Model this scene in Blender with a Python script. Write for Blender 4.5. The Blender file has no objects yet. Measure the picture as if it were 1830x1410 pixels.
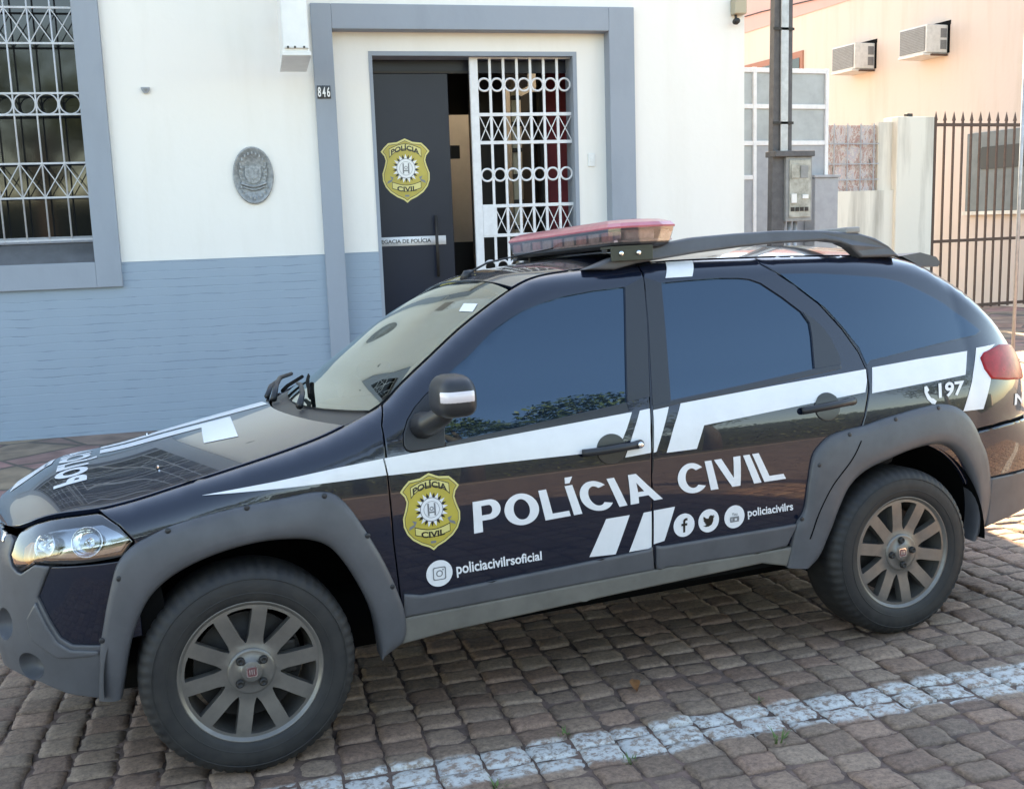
import bpy, math, random
import numpy as np
from mathutils import Matrix, Vector
from mathutils.geometry import delaunay_2d_cdt
random.seed(7); RNG=np.random.default_rng(7)
scene=bpy.context.scene
COL=scene.collection
R=math.radians
# ------------------------------------------------------------------ camera, sky, sun, exposure
CAM_F,CAM_W=1889.2910,1830.0
CAM_M=Matrix([[0.9310647, 0.0885051, -0.3539568, -0.3281196], [-0.3633292, 0.1363024, -0.9216364, -3.1100575], [-0.0333244, 0.9867059, 0.1590628, 1.6307797], [0.0, 0.0, 0.0, 1.0]])
cd=bpy.data.cameras.new("camera"); cam=bpy.data.objects.new("camera",cd); COL.objects.link(cam)
cd.sensor_width=36; cd.sensor_fit='HORIZONTAL'; cd.lens=CAM_F/CAM_W*36; cd.clip_start=.05; cd.clip_end=2000
cam.matrix_world=CAM_M; scene.camera=cam
SUN_AZ=(.315,1.0); SUN_EL=R(37)
wd=bpy.data.worlds.new("World"); scene.world=wd; wd.use_nodes=True
nt=wd.node_tree; bg=nt.nodes["Background"]; sky=nt.nodes.new("ShaderNodeTexSky"); sky.sky_type='NISHITA'; sky.sun_disc=False
sky.sun_elevation=SUN_EL; sky.sun_rotation=math.atan2(SUN_AZ[0],SUN_AZ[1]); sky.air_density=1.0; sky.dust_density=.35; sky.ozone_density=3.2
nt.links.new(sky.outputs[0],bg.inputs[0]); bg.inputs[1].default_value=.15
sl=bpy.data.lights.new("sun","SUN"); sl.energy=5.0; sl.angle=R(.53); sl.color=(1,.90,.76)
so=bpy.data.objects.new("sun",sl); COL.objects.link(so)
sd=Vector((SUN_AZ[0],SUN_AZ[1],math.hypot(*SUN_AZ)*math.tan(SUN_EL))).normalized()
so.rotation_euler=sd.to_track_quat('Z','Y').to_euler(); so.location=(20,40,40)
vs=scene.view_settings; vs.view_transform='Standard'; vs.look='None'; vs.gamma=1; vs.exposure=2.52; vs.use_white_balance=True; vs.white_balance_temperature=9300; vs.white_balance_tint=10
scene.cycles.max_bounces=8; scene.cycles.glossy_bounces=5; scene.cycles.transparent_max_bounces=12
scene.cycles.use_denoising=True
# ------------------------------------------------------------------ frames
CAR_M=Matrix([[0.9999856, 0.0002952, -0.0053568, 0.0], [0.0, 0.9984853, 0.0550183, 0.0], [0.005365, -0.0550176, 0.998471, 0.0], [0.0, 0.0, 0.0, 1.0]])          # street slopes down to the kerb: the car stands on it
O_F=Vector((0,6.077570,0)); TH=-0.1387940     # front wall of the station
FAC_M=Matrix.Translation(O_F)@Matrix.Rotation(TH,4,'Z')
# ------------------------------------------------------------------ materials
def mat(name,base=(.5,.5,.5),rough=.6,metal=0,coat=0,coat_rough=.03,spec=.5,noise=None,bump=None,ior=None,emit=None,stint=None):
    m=bpy.data.materials.new(name); m.use_nodes=True; n=m.node_tree; b=n.nodes["Principled BSDF"]
    b.inputs["Base Color"].default_value=(*base,1); b.inputs["Roughness"].default_value=rough; b.inputs["Metallic"].default_value=metal
    b.inputs["Coat Weight"].default_value=coat; b.inputs["Coat Roughness"].default_value=coat_rough; b.inputs["Specular IOR Level"].default_value=spec
    if stint: b.inputs['Specular Tint'].default_value=(*stint,1)
    if ior: b.inputs["IOR"].default_value=ior
    tc=n.nodes.new("ShaderNodeTexCoord")
    if noise:
        sc,amt=noise[0],noise[1]; dark=noise[2] if len(noise)>2 else None
        t=n.nodes.new("ShaderNodeTexNoise"); t.inputs["Scale"].default_value=sc; t.inputs["Detail"].default_value=6; t.inputs["Roughness"].default_value=.62
        n.links.new(tc.outputs["Object"],t.inputs["Vector"])
        mx=n.nodes.new("ShaderNodeMix"); mx.data_type='RGBA'
        rp=n.nodes.new("ShaderNodeMapRange"); rp.inputs[1].default_value=.35; rp.inputs[2].default_value=.68
        n.links.new(t.outputs["Fac"],rp.inputs[0]); n.links.new(rp.outputs[0],mx.inputs[0])
        mx.inputs[6].default_value=(*base,1); mx.inputs[7].default_value=(*(dark or [c*(1-amt) for c in base]),1)
        n.links.new(mx.outputs[2],b.inputs["Base Color"])
        rr=n.nodes.new("ShaderNodeMapRange"); rr.inputs[3].default_value=max(rough-.06,0); rr.inputs[4].default_value=min(rough+.10,1)
        n.links.new(t.outputs["Fac"],rr.inputs[0]); n.links.new(rr.outputs[0],b.inputs["Roughness"])
    if bump:
        t2=n.nodes.new("ShaderNodeTexNoise"); t2.inputs["Scale"].default_value=bump[0]; t2.inputs["Detail"].default_value=5
        n.links.new(tc.outputs["Object"],t2.inputs["Vector"])
        bp=n.nodes.new("ShaderNodeBump"); bp.inputs["Strength"].default_value=bump[1]; bp.inputs["Distance"].default_value=bump[2] if len(bump)>2 else .01
        n.links.new(t2.outputs["Fac"],bp.inputs["Height"]); n.links.new(bp.outputs[0],b.inputs["Normal"])
    if emit:
        b.inputs["Emission Color"].default_value=(*emit[0],1); b.inputs["Emission Strength"].default_value=emit[1]
    return m
def glass(name,tint,ior=1.5,rough=0.0,boost=0.0,refl=(1,1,1)):
    m=bpy.data.materials.new(name); m.use_nodes=True; n=m.node_tree
    for x in list(n.nodes):
        if x.type=='BSDF_PRINCIPLED': n.nodes.remove(x)
    out=[x for x in n.nodes if x.type=='OUTPUT_MATERIAL'][0]
    f=n.nodes.new("ShaderNodeFresnel"); f.inputs[0].default_value=ior
    a=n.nodes.new("ShaderNodeBsdfTransparent"); a.inputs[0].default_value=(*tint,1)
    g=n.nodes.new("ShaderNodeBsdfGlossy"); g.inputs["Roughness"].default_value=rough; g.inputs[0].default_value=(*refl,1)
    mx=n.nodes.new("ShaderNodeMixShader"); ad=n.nodes.new("ShaderNodeMath"); ad.operation='ADD'; ad.use_clamp=True; ad.inputs[1].default_value=boost
    n.links.new(f.outputs[0],ad.inputs[0]); n.links.new(ad.outputs[0],mx.inputs[0]); n.links.new(a.outputs[0],mx.inputs[1]); n.links.new(g.outputs[0],mx.inputs[2]); n.links.new(mx.outputs[0],out.inputs[0])
    return m
M={}
M['paint']=mat('car_paint_black',(.005,.009,.021),.22,coat=1,coat_rough=.01,ior=1.5,spec=.3)
M['plastic']=mat('grey_plastic',(.094,.096,.104),.40,noise=(9,.22),bump=(700,.10,.001),spec=.45)
M['sill']=mat('dusty_bounce_lit_sill',(.165,.155,.135),.6,noise=(7,.3))  # lighter than the other plastic: dust plus ground bounce put into the colour
M['plastic_dark']=mat('black_plastic',(.020,.021,.024),.42,bump=(500,.08,.001))
M['trim']=mat('satin_black_trim',(.016,.017,.020),.28,coat=.3,coat_rough=.15)
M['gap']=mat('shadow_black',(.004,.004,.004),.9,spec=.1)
M['tint']=mat('tinted_window',(.004,.010,.022),.012,ior=1.95,stint=(.55,.80,1.0))
M['vinyl']=mat('white_vinyl',(.78,.79,.80),.22,noise=(14,.06))
M['gold']=mat('gold_vinyl',(.52,.41,.07),.28,noise=(6,.25))
M['gold_light']=mat('pale_gold_vinyl',(.66,.58,.22),.28)
M['ink']=mat('black_ink',(.012,.011,.008),.35)
M['ink_grey']=mat('grey_ink',(.18,.19,.20),.35)
M['tyre']=mat('tyre_rubber',(.011,.011,.012),.62,noise=(16,.3,(.026,.024,.022)),bump=(260,.15,.001))
M['alloy']=mat('grey_alloy',(.20,.187,.170),.36,metal=.6,noise=(25,.18))
M['steel_dark']=mat('dark_metal',(.05,.047,.045),.55,metal=.6,noise=(20,.3))
M['disc']=mat('brake_disc',(.30,.27,.25),.35,metal=.9,noise=(30,.3))
M['chrome']=mat('chrome',(.80,.81,.83),.06,metal=1)
M['reflector']=mat('lamp_reflector',(.30,.33,.36),.16,metal=1)
M['amber']=mat('amber_patch',(.65,.22,.03),.2,coat=1)  # amber colour patch at the inner end of the headlamp
M['indicator']=mat('indicator_lens',(.72,.66,.68),.18,coat=1)
M['red_lens']=mat('red_lamp_lens',(.42,.008,.016),.28,spec=.25,noise=(30,.45))
M['beacon_pink']=mat('pink_beacon_module',(.62,.30,.30),.35,noise=(50,.4))
M['dark_panel']=mat('dark_recess_panel',(.018,.018,.017),.5)
M['beacon_red']=mat('red_beacon_dome',(.56,.12,.15),.28,coat=.6,coat_rough=.1,noise=(14,.25))
M['red_clear']=glass('red_beacon_lens',(.9,.2,.2),1.5,.10,.05)
M['clear']=glass('clear_lens',(.90,.92,.92),1.7,.005,.06)
M['smoke']=glass('clear_beacon_lens',(.98,.93,.93),1.5,.16,.22)
M['screen']=glass('windscreen_glass',(.66,.76,.70),1.66,0,.15,(.93,1.0,.965))
M['cabin']=mat('cabin_fabric',(.030,.030,.032),.9,noise=(20,.4))
M['dash']=mat('dashboard_plastic',(.028,.028,.030),.7)
M['beacon_base']=mat('beacon_base',(.03,.03,.034),.35)
M['beacon_inner']=mat('beacon_reflector',(.56,.42,.42),.4,noise=(45,.35))
M['emblem_red']=mat('emblem_red',(.16,.06,.06),.3)
M['white_paint']=mat('white_metal_paint',(.72,.73,.75),.42,noise=(18,.12))
M['grille_paint']=mat('window_grille_paint',(.52,.54,.57),.45,noise=(18,.15))
M['grey_paint']=mat('grey_metal_paint',(.33,.35,.38),.5,noise=(10,.15))
M['iron']=mat('brown_iron_paint',(.085,.042,.028),.6,noise=(25,.35))
M['concrete_pole']=mat('pole_concrete',(.11,.11,.115),.8,noise=(12,.3),bump=(80,.2,.004))
M['pole_light']=mat('galvanised_channel',(.45,.47,.49),.45,metal=.5,noise=(14,.25))
M['box_plastic']=mat('meter_box_polycarbonate',(.42,.42,.38),.35,noise=(12,.35,(.20,.20,.17)))
M['box_grey']=mat('meter_box_grey',(.26,.27,.27),.55,noise=(12,.2))
M['door_dark']=mat('dark_door_panel',(.011,.015,.030),.34,spec=.32,noise=(1.2,.2))
M['bracket']=mat('olive_bracket',(.045,.048,.035),.5,metal=.3)
M['grass']=mat('grass_verge',(.055,.085,.028),.9,noise=(.8,.75),bump=(30,.8,.05))
M['redpave']=mat('red_brown_pavement',(.15,.085,.06),.85,noise=(1.1,.7))
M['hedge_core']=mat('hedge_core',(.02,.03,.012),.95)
M['hall_wall']=mat('hall_wall_paint',(.46,.435,.40),.8,noise=(3,.15))
M['hall_red']=mat('hall_red_panel',(.36,.06,.075),.6,noise=(4,.25))
M['hall_dark']=mat('hall_dark_wood',(.020,.016,.014),.6)
M['hall_floor']=mat('hall_floor_tile',(.10,.045,.035),.4)
M['hall_cream']=mat('hall_cream_post',(.42,.37,.27),.7)
M['sign_white']=mat('sign_white_acrylic',(.74,.75,.74),.35,noise=(8,.08))
M['plaque']=mat('cast_plaque_metal',(.36,.38,.39),.5,metal=.3,noise=(40,.45),bump=(120,.5,.004))
M['tile_dark']=mat('number_tile',(.035,.04,.045),.3)
M['ac_case']=mat('ac_casing',(.62,.61,.58),.5,noise=(12,.2))
M['ac_grille']=mat('ac_grille_grey',(.20,.20,.20),.6,noise=(50,.3))
M['shutter']=mat('grey_green_shutter',(.135,.155,.155),.55,noise=(6,.2))
M['dark_glass']=mat('dark_pane',(.01,.011,.012),.06)
M['brown_wood']=mat('brown_window_wood',(.30,.12,.075),.6)
M['frosted']=mat('frosted_panel',(.36,.40,.42),.32,noise=(5,.2))
M['bark']=mat('tree_bark',(.10,.075,.055),.9,noise=(8,.4),bump=(30,.6,.03))
M['terracotta']=mat('brick_red_render',(.28,.14,.10),.8,noise=(2,.3))
def peel_mat():
    m=bpy.data.materials.new('peeling_painted_render'); m.use_nodes=True; n=m.node_tree; b=n.nodes["Principled BSDF"]; b.inputs["Roughness"].default_value=.85
    tc=n.nodes.new("ShaderNodeTexCoord"); t=n.nodes.new("ShaderNodeTexNoise"); t.inputs["Scale"].default_value=5; t.inputs["Detail"].default_value=9; t.inputs["Roughness"].default_value=.75; t.inputs["Distortion"].default_value=1.2
    mp=n.nodes.new("ShaderNodeMapping"); mp.inputs["Scale"].default_value=(1.6,1,.8); n.links.new(tc.outputs["Object"],mp.inputs[0]); n.links.new(mp.outputs[0],t.inputs["Vector"])
    c=n.nodes.new("ShaderNodeValToRGB"); c.color_ramp.interpolation='CONSTANT'; e=c.color_ramp.elements
    for i,(p,k) in enumerate(((0,(.09,.075,.07)),(.38,(.40,.36,.33)),(.44,(.36,.20,.18)),(.49,(.52,.48,.44)),(.54,(.38,.36,.40)),(.59,(.55,.40,.36)),(.64,(.60,.58,.53)),(.70,(.20,.17,.15)))):
        q=e[i] if i<2 else e.new(p); q.position=p; q.color=(*k,1)
    n.links.new(t.outputs["Fac"],c.inputs[0]); n.links.new(c.outputs[0],b.inputs["Base Color"])
    return m
M['peel']=peel_mat()
M['leaf_dry']=mat('dry_leaf',(.34,.14,.05),.7,noise=(60,.3))
M['weed']=mat('weed_green',(.10,.17,.045),.7)
M['beam']=mat('roof_crossbar_grey',(.30,.29,.275),.5,noise=(12,.15))
def leafmat(name,a,b):
    m=bpy.data.materials.new(name); m.use_nodes=True; n=m.node_tree; p=n.nodes["Principled BSDF"]; p.inputs["Roughness"].default_value=.55
    g=n.nodes.new("ShaderNodeTexCoord"); t=n.nodes.new("ShaderNodeTexNoise"); t.inputs["Scale"].default_value=1.7; t.inputs["Detail"].default_value=4
    mx=n.nodes.new("ShaderNodeMix"); mx.data_type='RGBA'; mx.inputs[6].default_value=(*a,1); mx.inputs[7].default_value=(*b,1)
    n.links.new(g.outputs["Object"],t.inputs["Vector"]); n.links.new(t.outputs["Fac"],mx.inputs[0]); n.links.new(mx.outputs[2],p.inputs["Base Color"])
    return m
M['leaf']=leafmat('tree_leaves',(.035,.07,.02),(.10,.13,.035))
# white wall with faint streaks, blue-grey paint, painted brick
def wall_mat(name,base,stain,zscale=.35,amt=.35,bump=.15):
    m=bpy.data.materials.new(name); m.use_nodes=True; n=m.node_tree; b=n.nodes["Principled BSDF"]; b.inputs["Roughness"].default_value=.75; b.inputs["Specular IOR Level"].default_value=.3
    tc=n.nodes.new("ShaderNodeTexCoord"); mp=n.nodes.new("ShaderNodeMapping"); mp.inputs["Scale"].default_value=(2.2,2.2,zscale)
    t=n.nodes.new("ShaderNodeTexNoise"); t.inputs["Scale"].default_value=1.6; t.inputs["Detail"].default_value=7; t.inputs["Roughness"].default_value=.6
    n.links.new(tc.outputs["Object"],mp.inputs[0]); n.links.new(mp.outputs[0],t.inputs["Vector"])
    rp=n.nodes.new("ShaderNodeMapRange"); rp.inputs[1].default_value=.48; rp.inputs[2].default_value=.80; rp.inputs[4].default_value=amt
    n.links.new(t.outputs["Fac"],rp.inputs[0])
    mx=n.nodes.new("ShaderNodeMix"); mx.data_type='RGBA'; mx.inputs[6].default_value=(*base,1); mx.inputs[7].default_value=(*stain,1)
    n.links.new(rp.outputs[0],mx.inputs[0]); n.links.new(mx.outputs[2],b.inputs["Base Color"])
    t2=n.nodes.new("ShaderNodeTexNoise"); t2.inputs["Scale"].default_value=14; t2.inputs["Detail"].default_value=8
    n.links.new(tc.outputs["Object"],t2.inputs["Vector"]); bp=n.nodes.new("ShaderNodeBump"); bp.inputs["Strength"].default_value=bump; bp.inputs["Distance"].default_value=.012
    n.links.new(t2.outputs["Fac"],bp.inputs["Height"]); n.links.new(bp.outputs[0],b.inputs["Normal"])
    return m
M['wall_white']=wall_mat('white_wall_paint',(.80,.775,.73),(.66,.62,.55))
M['wall_blue']=wall_mat('blue_grey_trim_paint',(.285,.325,.375),(.225,.26,.30),.8,.5)
M['sill_grey']=mat('dark_grey_sill',(.115,.12,.13),.7,noise=(6,.3))  # a darker grey than the trim round the window
M['peach']=wall_mat('peach_render',(.56,.465,.405),(.46,.38,.31),.25,.8,.2)
M['pink']=wall_mat('pink_band_paint',(.56,.33,.30),(.45,.27,.25))
M['old_wall']=wall_mat('stained_whitewash',(.66,.63,.56),(.22,.20,.17),.22,.95,.3)
def brick_mat():
    m=bpy.data.materials.new('blue_grey_painted_brick'); m.use_nodes=True; n=m.node_tree; b=n.nodes["Principled BSDF"]; b.inputs["Roughness"].default_value=.6
    tc=n.nodes.new("ShaderNodeTexCoord"); mp=n.nodes.new("ShaderNodeMapping"); mp.inputs["Rotation"].default_value=(R(90),0,0)
    nz=n.nodes.new("ShaderNodeTexNoise"); nz.inputs["Scale"].default_value=4.5; nz.inputs["Detail"].default_value=7
    n.links.new(tc.outputs["Object"],nz.inputs["Vector"])
    wv=n.nodes.new("ShaderNodeVectorMath"); wv.operation='MULTIPLY_ADD'; wv.inputs[1].default_value=(.02,.02,.03)
    n.links.new(nz.outputs["Color"],wv.inputs[0]); n.links.new(tc.outputs["Object"],wv.inputs[2])
    sp=n.nodes.new("ShaderNodeSeparateXYZ"); cb=n.nodes.new("ShaderNodeCombineXYZ"); n.links.new(wv.outputs[0],sp.inputs[0]); sh=n.nodes.new("ShaderNodeMath"); sh.inputs[1].default_value=15; n.links.new(sp.outputs[0],sh.inputs[0]); n.links.new(sh.outputs[0],cb.inputs[0]); n.links.new(sp.outputs[2],cb.inputs[1])
    br=n.nodes.new("ShaderNodeTexBrick"); br.inputs["Scale"].default_value=1; br.inputs["Brick Width"].default_value=60; br.inputs["Row Height"].default_value=.068; br.inputs["Mortar Size"].default_value=.006; br.inputs["Mortar Smooth"].default_value=.6
    n.links.new(cb.outputs[0],br.inputs["Vector"])
    rp=n.nodes.new("ShaderNodeMapRange"); rp.inputs[1].default_value=.49; rp.inputs[2].default_value=.60; n.links.new(nz.outputs["Fac"],rp.inputs[0])
    ml=n.nodes.new("ShaderNodeMath"); ml.operation='MULTIPLY'; n.links.new(br.outputs["Fac"],ml.inputs[0]); n.links.new(rp.outputs[0],ml.inputs[1])
    mx=n.nodes.new("ShaderNodeMix"); mx.data_type='RGBA'; mx.inputs[6].default_value=(.285,.36,.435,1); mx.inputs[7].default_value=(.17,.22,.285,1)
    n.links.new(ml.outputs[0],mx.inputs[0])
    m2=n.nodes.new("ShaderNodeMix"); m2.data_type='RGBA'; m2.inputs[7].default_value=(.245,.325,.40,1); m2.blend_type='MIX'
    t3=n.nodes.new("ShaderNodeTexNoise"); t3.inputs["Scale"].default_value=2.2; t3.inputs["Detail"].default_value=6; n.links.new(tc.outputs["Object"],t3.inputs["Vector"])
    n.links.new(t3.outputs["Fac"],m2.inputs[0]); n.links.new(mx.outputs[2],m2.inputs[6]); n.links.new(m2.outputs[2],b.inputs["Base Color"])
    inv=n.nodes.new("ShaderNodeMath"); inv.operation='SUBTRACT'; inv.inputs[0].default_value=1; hb=n.nodes.new('ShaderNodeMath'); hb.operation='MULTIPLY_ADD'; hb.inputs[1].default_value=.45; n.links.new(br.outputs['Fac'],hb.inputs[0]); n.links.new(ml.outputs[0],hb.inputs[2]); n.links.new(hb.outputs[0],inv.inputs[1])
    ad=n.nodes.new("ShaderNodeMath"); ad.operation='MULTIPLY_ADD'; ad.inputs[1].default_value=.5; n.links.new(nz.outputs["Fac"],ad.inputs[0]); n.links.new(inv.outputs[0],ad.inputs[2])
    bp=n.nodes.new("ShaderNodeBump"); bp.inputs["Strength"].default_value=.30; bp.inputs["Distance"].default_value=.007; n.links.new(ad.outputs[0],bp.inputs["Height"]); n.links.new(bp.outputs[0],b.inputs["Normal"])
    return m
M['brick']=brick_mat()
def stone_mat():
    m=bpy.data.materials.new('basalt_cobbles'); m.use_nodes=True; n=m.node_tree; b=n.nodes["Principled BSDF"]
    at=n.nodes.new("ShaderNodeVertexColor"); at.layer_name="Col"
    tc=n.nodes.new("ShaderNodeTexCoord"); t=n.nodes.new("ShaderNodeTexNoise"); t.inputs["Scale"].default_value=58; t.inputs["Detail"].default_value=10; t.inputs["Roughness"].default_value=.78
    n.links.new(tc.outputs["Object"],t.inputs["Vector"])
    rp=n.nodes.new("ShaderNodeMapRange"); rp.inputs[1].default_value=.32; rp.inputs[2].default_value=.68; rp.inputs[3].default_value=.45; rp.inputs[4].default_value=1.55; n.links.new(t.outputs["Fac"],rp.inputs[0])
    mu=n.nodes.new("ShaderNodeMix"); mu.data_type='RGBA'; mu.blend_type='MULTIPLY'; mu.inputs[0].default_value=1
    n.links.new(at.outputs[0],mu.inputs[6]); n.links.new(rp.outputs[0],mu.inputs[7])
    # worn white parking line: distance from its centre line in the street's own coordinates
    sp=n.nodes.new("ShaderNodeSeparateXYZ"); n.links.new(tc.outputs["Object"],sp.inputs[0])
    a=n.nodes.new("ShaderNodeMath"); a.operation='MULTIPLY_ADD'; a.inputs[1].default_value=LINE_K; n.links.new(sp.outputs[0],a.inputs[0]); a.inputs[2].default_value=LINE_C
    d=n.nodes.new("ShaderNodeMath"); d.operation='SUBTRACT'; n.links.new(sp.outputs[1],d.inputs[0]); n.links.new(a.outputs[0],d.inputs[1])
    ab=n.nodes.new("ShaderNodeMath"); ab.operation='ABSOLUTE'; n.links.new(d.outputs[0],ab.inputs[0])
    n2=n.nodes.new("ShaderNodeTexNoise"); n2.inputs["Scale"].default_value=9; n2.inputs["Detail"].default_value=6; n.links.new(tc.outputs["Object"],n2.inputs["Vector"])
    e=n.nodes.new("ShaderNodeMath"); e.operation='MULTIPLY_ADD'; e.inputs[1].default_value=.07; n.links.new(n2.outputs["Fac"],e.inputs[0]); n.links.new(ab.outputs[0],e.inputs[2])
    ed=n.nodes.new("ShaderNodeMapRange"); ed.inputs[1].default_value=.128; ed.inputs[2].default_value=.150; ed.inputs[3].default_value=1; ed.inputs[4].default_value=0; n.links.new(e.outputs[0],ed.inputs[0])
    n3=n.nodes.new("ShaderNodeTexNoise"); n3.inputs["Scale"].default_value=34; n3.inputs["Detail"].default_value=9; n3.inputs["Roughness"].default_value=.75; n.links.new(tc.outputs["Object"],n3.inputs["Vector"])
    wr=n.nodes.new("ShaderNodeMapRange"); wr.inputs[1].default_value=.43; wr.inputs[2].default_value=.53; wr.inputs[3].default_value=.12; n.links.new(n3.outputs["Fac"],wr.inputs[0])
    mk=n.nodes.new("ShaderNodeMath"); mk.operation='MULTIPLY'; n.links.new(ed.outputs[0],mk.inputs[0]); n.links.new(wr.outputs[0],mk.inputs[1])
    mk2=n.nodes.new("ShaderNodeMath"); mk2.operation='MULTIPLY'; n.links.new(mk.outputs[0],mk2.inputs[0]); n.links.new(at.outputs[1],mk2.inputs[1])
    fin=n.nodes.new("ShaderNodeMix"); fin.data_type='RGBA'; fin.inputs[7].default_value=(.62,.61,.575,1); n.links.new(mk2.outputs[0],fin.inputs[0]); n.links.new(mu.outputs[2],fin.inputs[6]); n.links.new(fin.outputs[2],b.inputs["Base Color"])
    b.inputs["Roughness"].default_value=.66
    bp=n.nodes.new("ShaderNodeBump"); bp.inputs["Strength"].default_value=.8; bp.inputs["Distance"].default_value=.008; n.links.new(t.outputs["Fac"],bp.inputs["Height"]); n.links.new(bp.outputs[0],b.inputs["Normal"])
    return m
LINE_K,LINE_C=-.128,-.209
M['stone']=stone_mat()
M['drip']=wall_mat('drip_stained_render',(.42,.30,.17),(.30,.20,.12),.2,.9)
M['joint']=mat('joint_sand',(.22,.135,.105),.9,noise=(9,.55,(.050,.036,.028)),bump=(60,.8,.01))
def paving_mat(name,scale,cols,mortar,rowh=None):
    m=bpy.data.materials.new(name); m.use_nodes=True; n=m.node_tree; b=n.nodes["Principled BSDF"]; b.inputs["Roughness"].default_value=.75
    tc=n.nodes.new("ShaderNodeTexCoord"); nz=n.nodes.new("ShaderNodeTexNoise"); nz.inputs["Scale"].default_value=5; nz.inputs["Detail"].default_value=6; n.links.new(tc.outputs["Object"],nz.inputs["Vector"])
    v=n.nodes.new("ShaderNodeTexVoronoi"); v.inputs["Scale"].default_value=scale; v.inputs["Randomness"].default_value=.85; n.links.new(tc.outputs["Object"],v.inputs["Vector"])
    ve=n.nodes.new("ShaderNodeTexVoronoi"); ve.feature='DISTANCE_TO_EDGE'; ve.inputs["Scale"].default_value=scale; ve.inputs["Randomness"].default_value=.85; n.links.new(tc.outputs["Object"],ve.inputs["Vector"])
    sp=n.nodes.new("ShaderNodeSeparateColor"); n.links.new(v.outputs["Color"],sp.inputs[0])
    cr=n.nodes.new("ShaderNodeValToRGB"); els=cr.color_ramp.elements
    for i,c in enumerate(cols):
        e=els[i] if i<2 else els.new(i/(len(cols)-1)); e.position=i/(len(cols)-1); e.color=(*c,1)
    n.links.new(sp.outputs[0],cr.inputs[0])
    mu=n.nodes.new("ShaderNodeMix"); mu.data_type='RGBA'; mu.blend_type='MULTIPLY'; mu.inputs[0].default_value=1
    rp=n.nodes.new("ShaderNodeMapRange"); rp.inputs[1].default_value=.3; rp.inputs[2].default_value=.7; rp.inputs[3].default_value=.65; rp.inputs[4].default_value=1.25; n.links.new(nz.outputs["Fac"],rp.inputs[0])
    n.links.new(cr.outputs[0],mu.inputs[6]); n.links.new(rp.outputs[0],mu.inputs[7])
    ed=n.nodes.new("ShaderNodeMapRange"); ed.inputs[1].default_value=.01; ed.inputs[2].default_value=.035; n.links.new(ve.outputs["Distance"],ed.inputs[0])
    mx=n.nodes.new("ShaderNodeMix"); mx.data_type='RGBA'; mx.inputs[6].default_value=(*mortar,1); n.links.new(ed.outputs[0],mx.inputs[0]); n.links.new(mu.outputs[2],mx.inputs[7]); n.links.new(mx.outputs[2],b.inputs["Base Color"])
    ad=n.nodes.new("ShaderNodeMath"); ad.operation='MULTIPLY_ADD'; ad.inputs[1].default_value=.4; n.links.new(nz.outputs["Fac"],ad.inputs[0]); n.links.new(ed.outputs[0],ad.inputs[2])
    bp=n.nodes.new("ShaderNodeBump"); bp.inputs["Strength"].default_value=.6; bp.inputs["Distance"].default_value=.012; n.links.new(ad.outputs[0],bp.inputs["Height"]); n.links.new(bp.outputs[0],b.inputs["Normal"])
    return m
M['flag']=paving_mat('flagstone',1.6,[(.27,.145,.115),(.29,.22,.15),(.24,.15,.125),(.36,.19,.17)],(.10,.085,.07))
M['far_cobble']=paving_mat('far_cobbles',6.5,[(.15,.115,.10),(.19,.145,.125),(.13,.105,.10)],(.06,.045,.04))
M['kerb']=mat('kerb_stone',(.22,.20,.18),.85,noise=(9,.3),bump=(60,.4,.006))
M['sand']=mat('sunlit_sandy_paving',(.22,.175,.135),.9,noise=(.7,.6))
M['earth']=mat('earth_ground',(.20,.14,.10),.9,noise=(1.5,.4),bump=(8,.5,.05))
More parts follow.
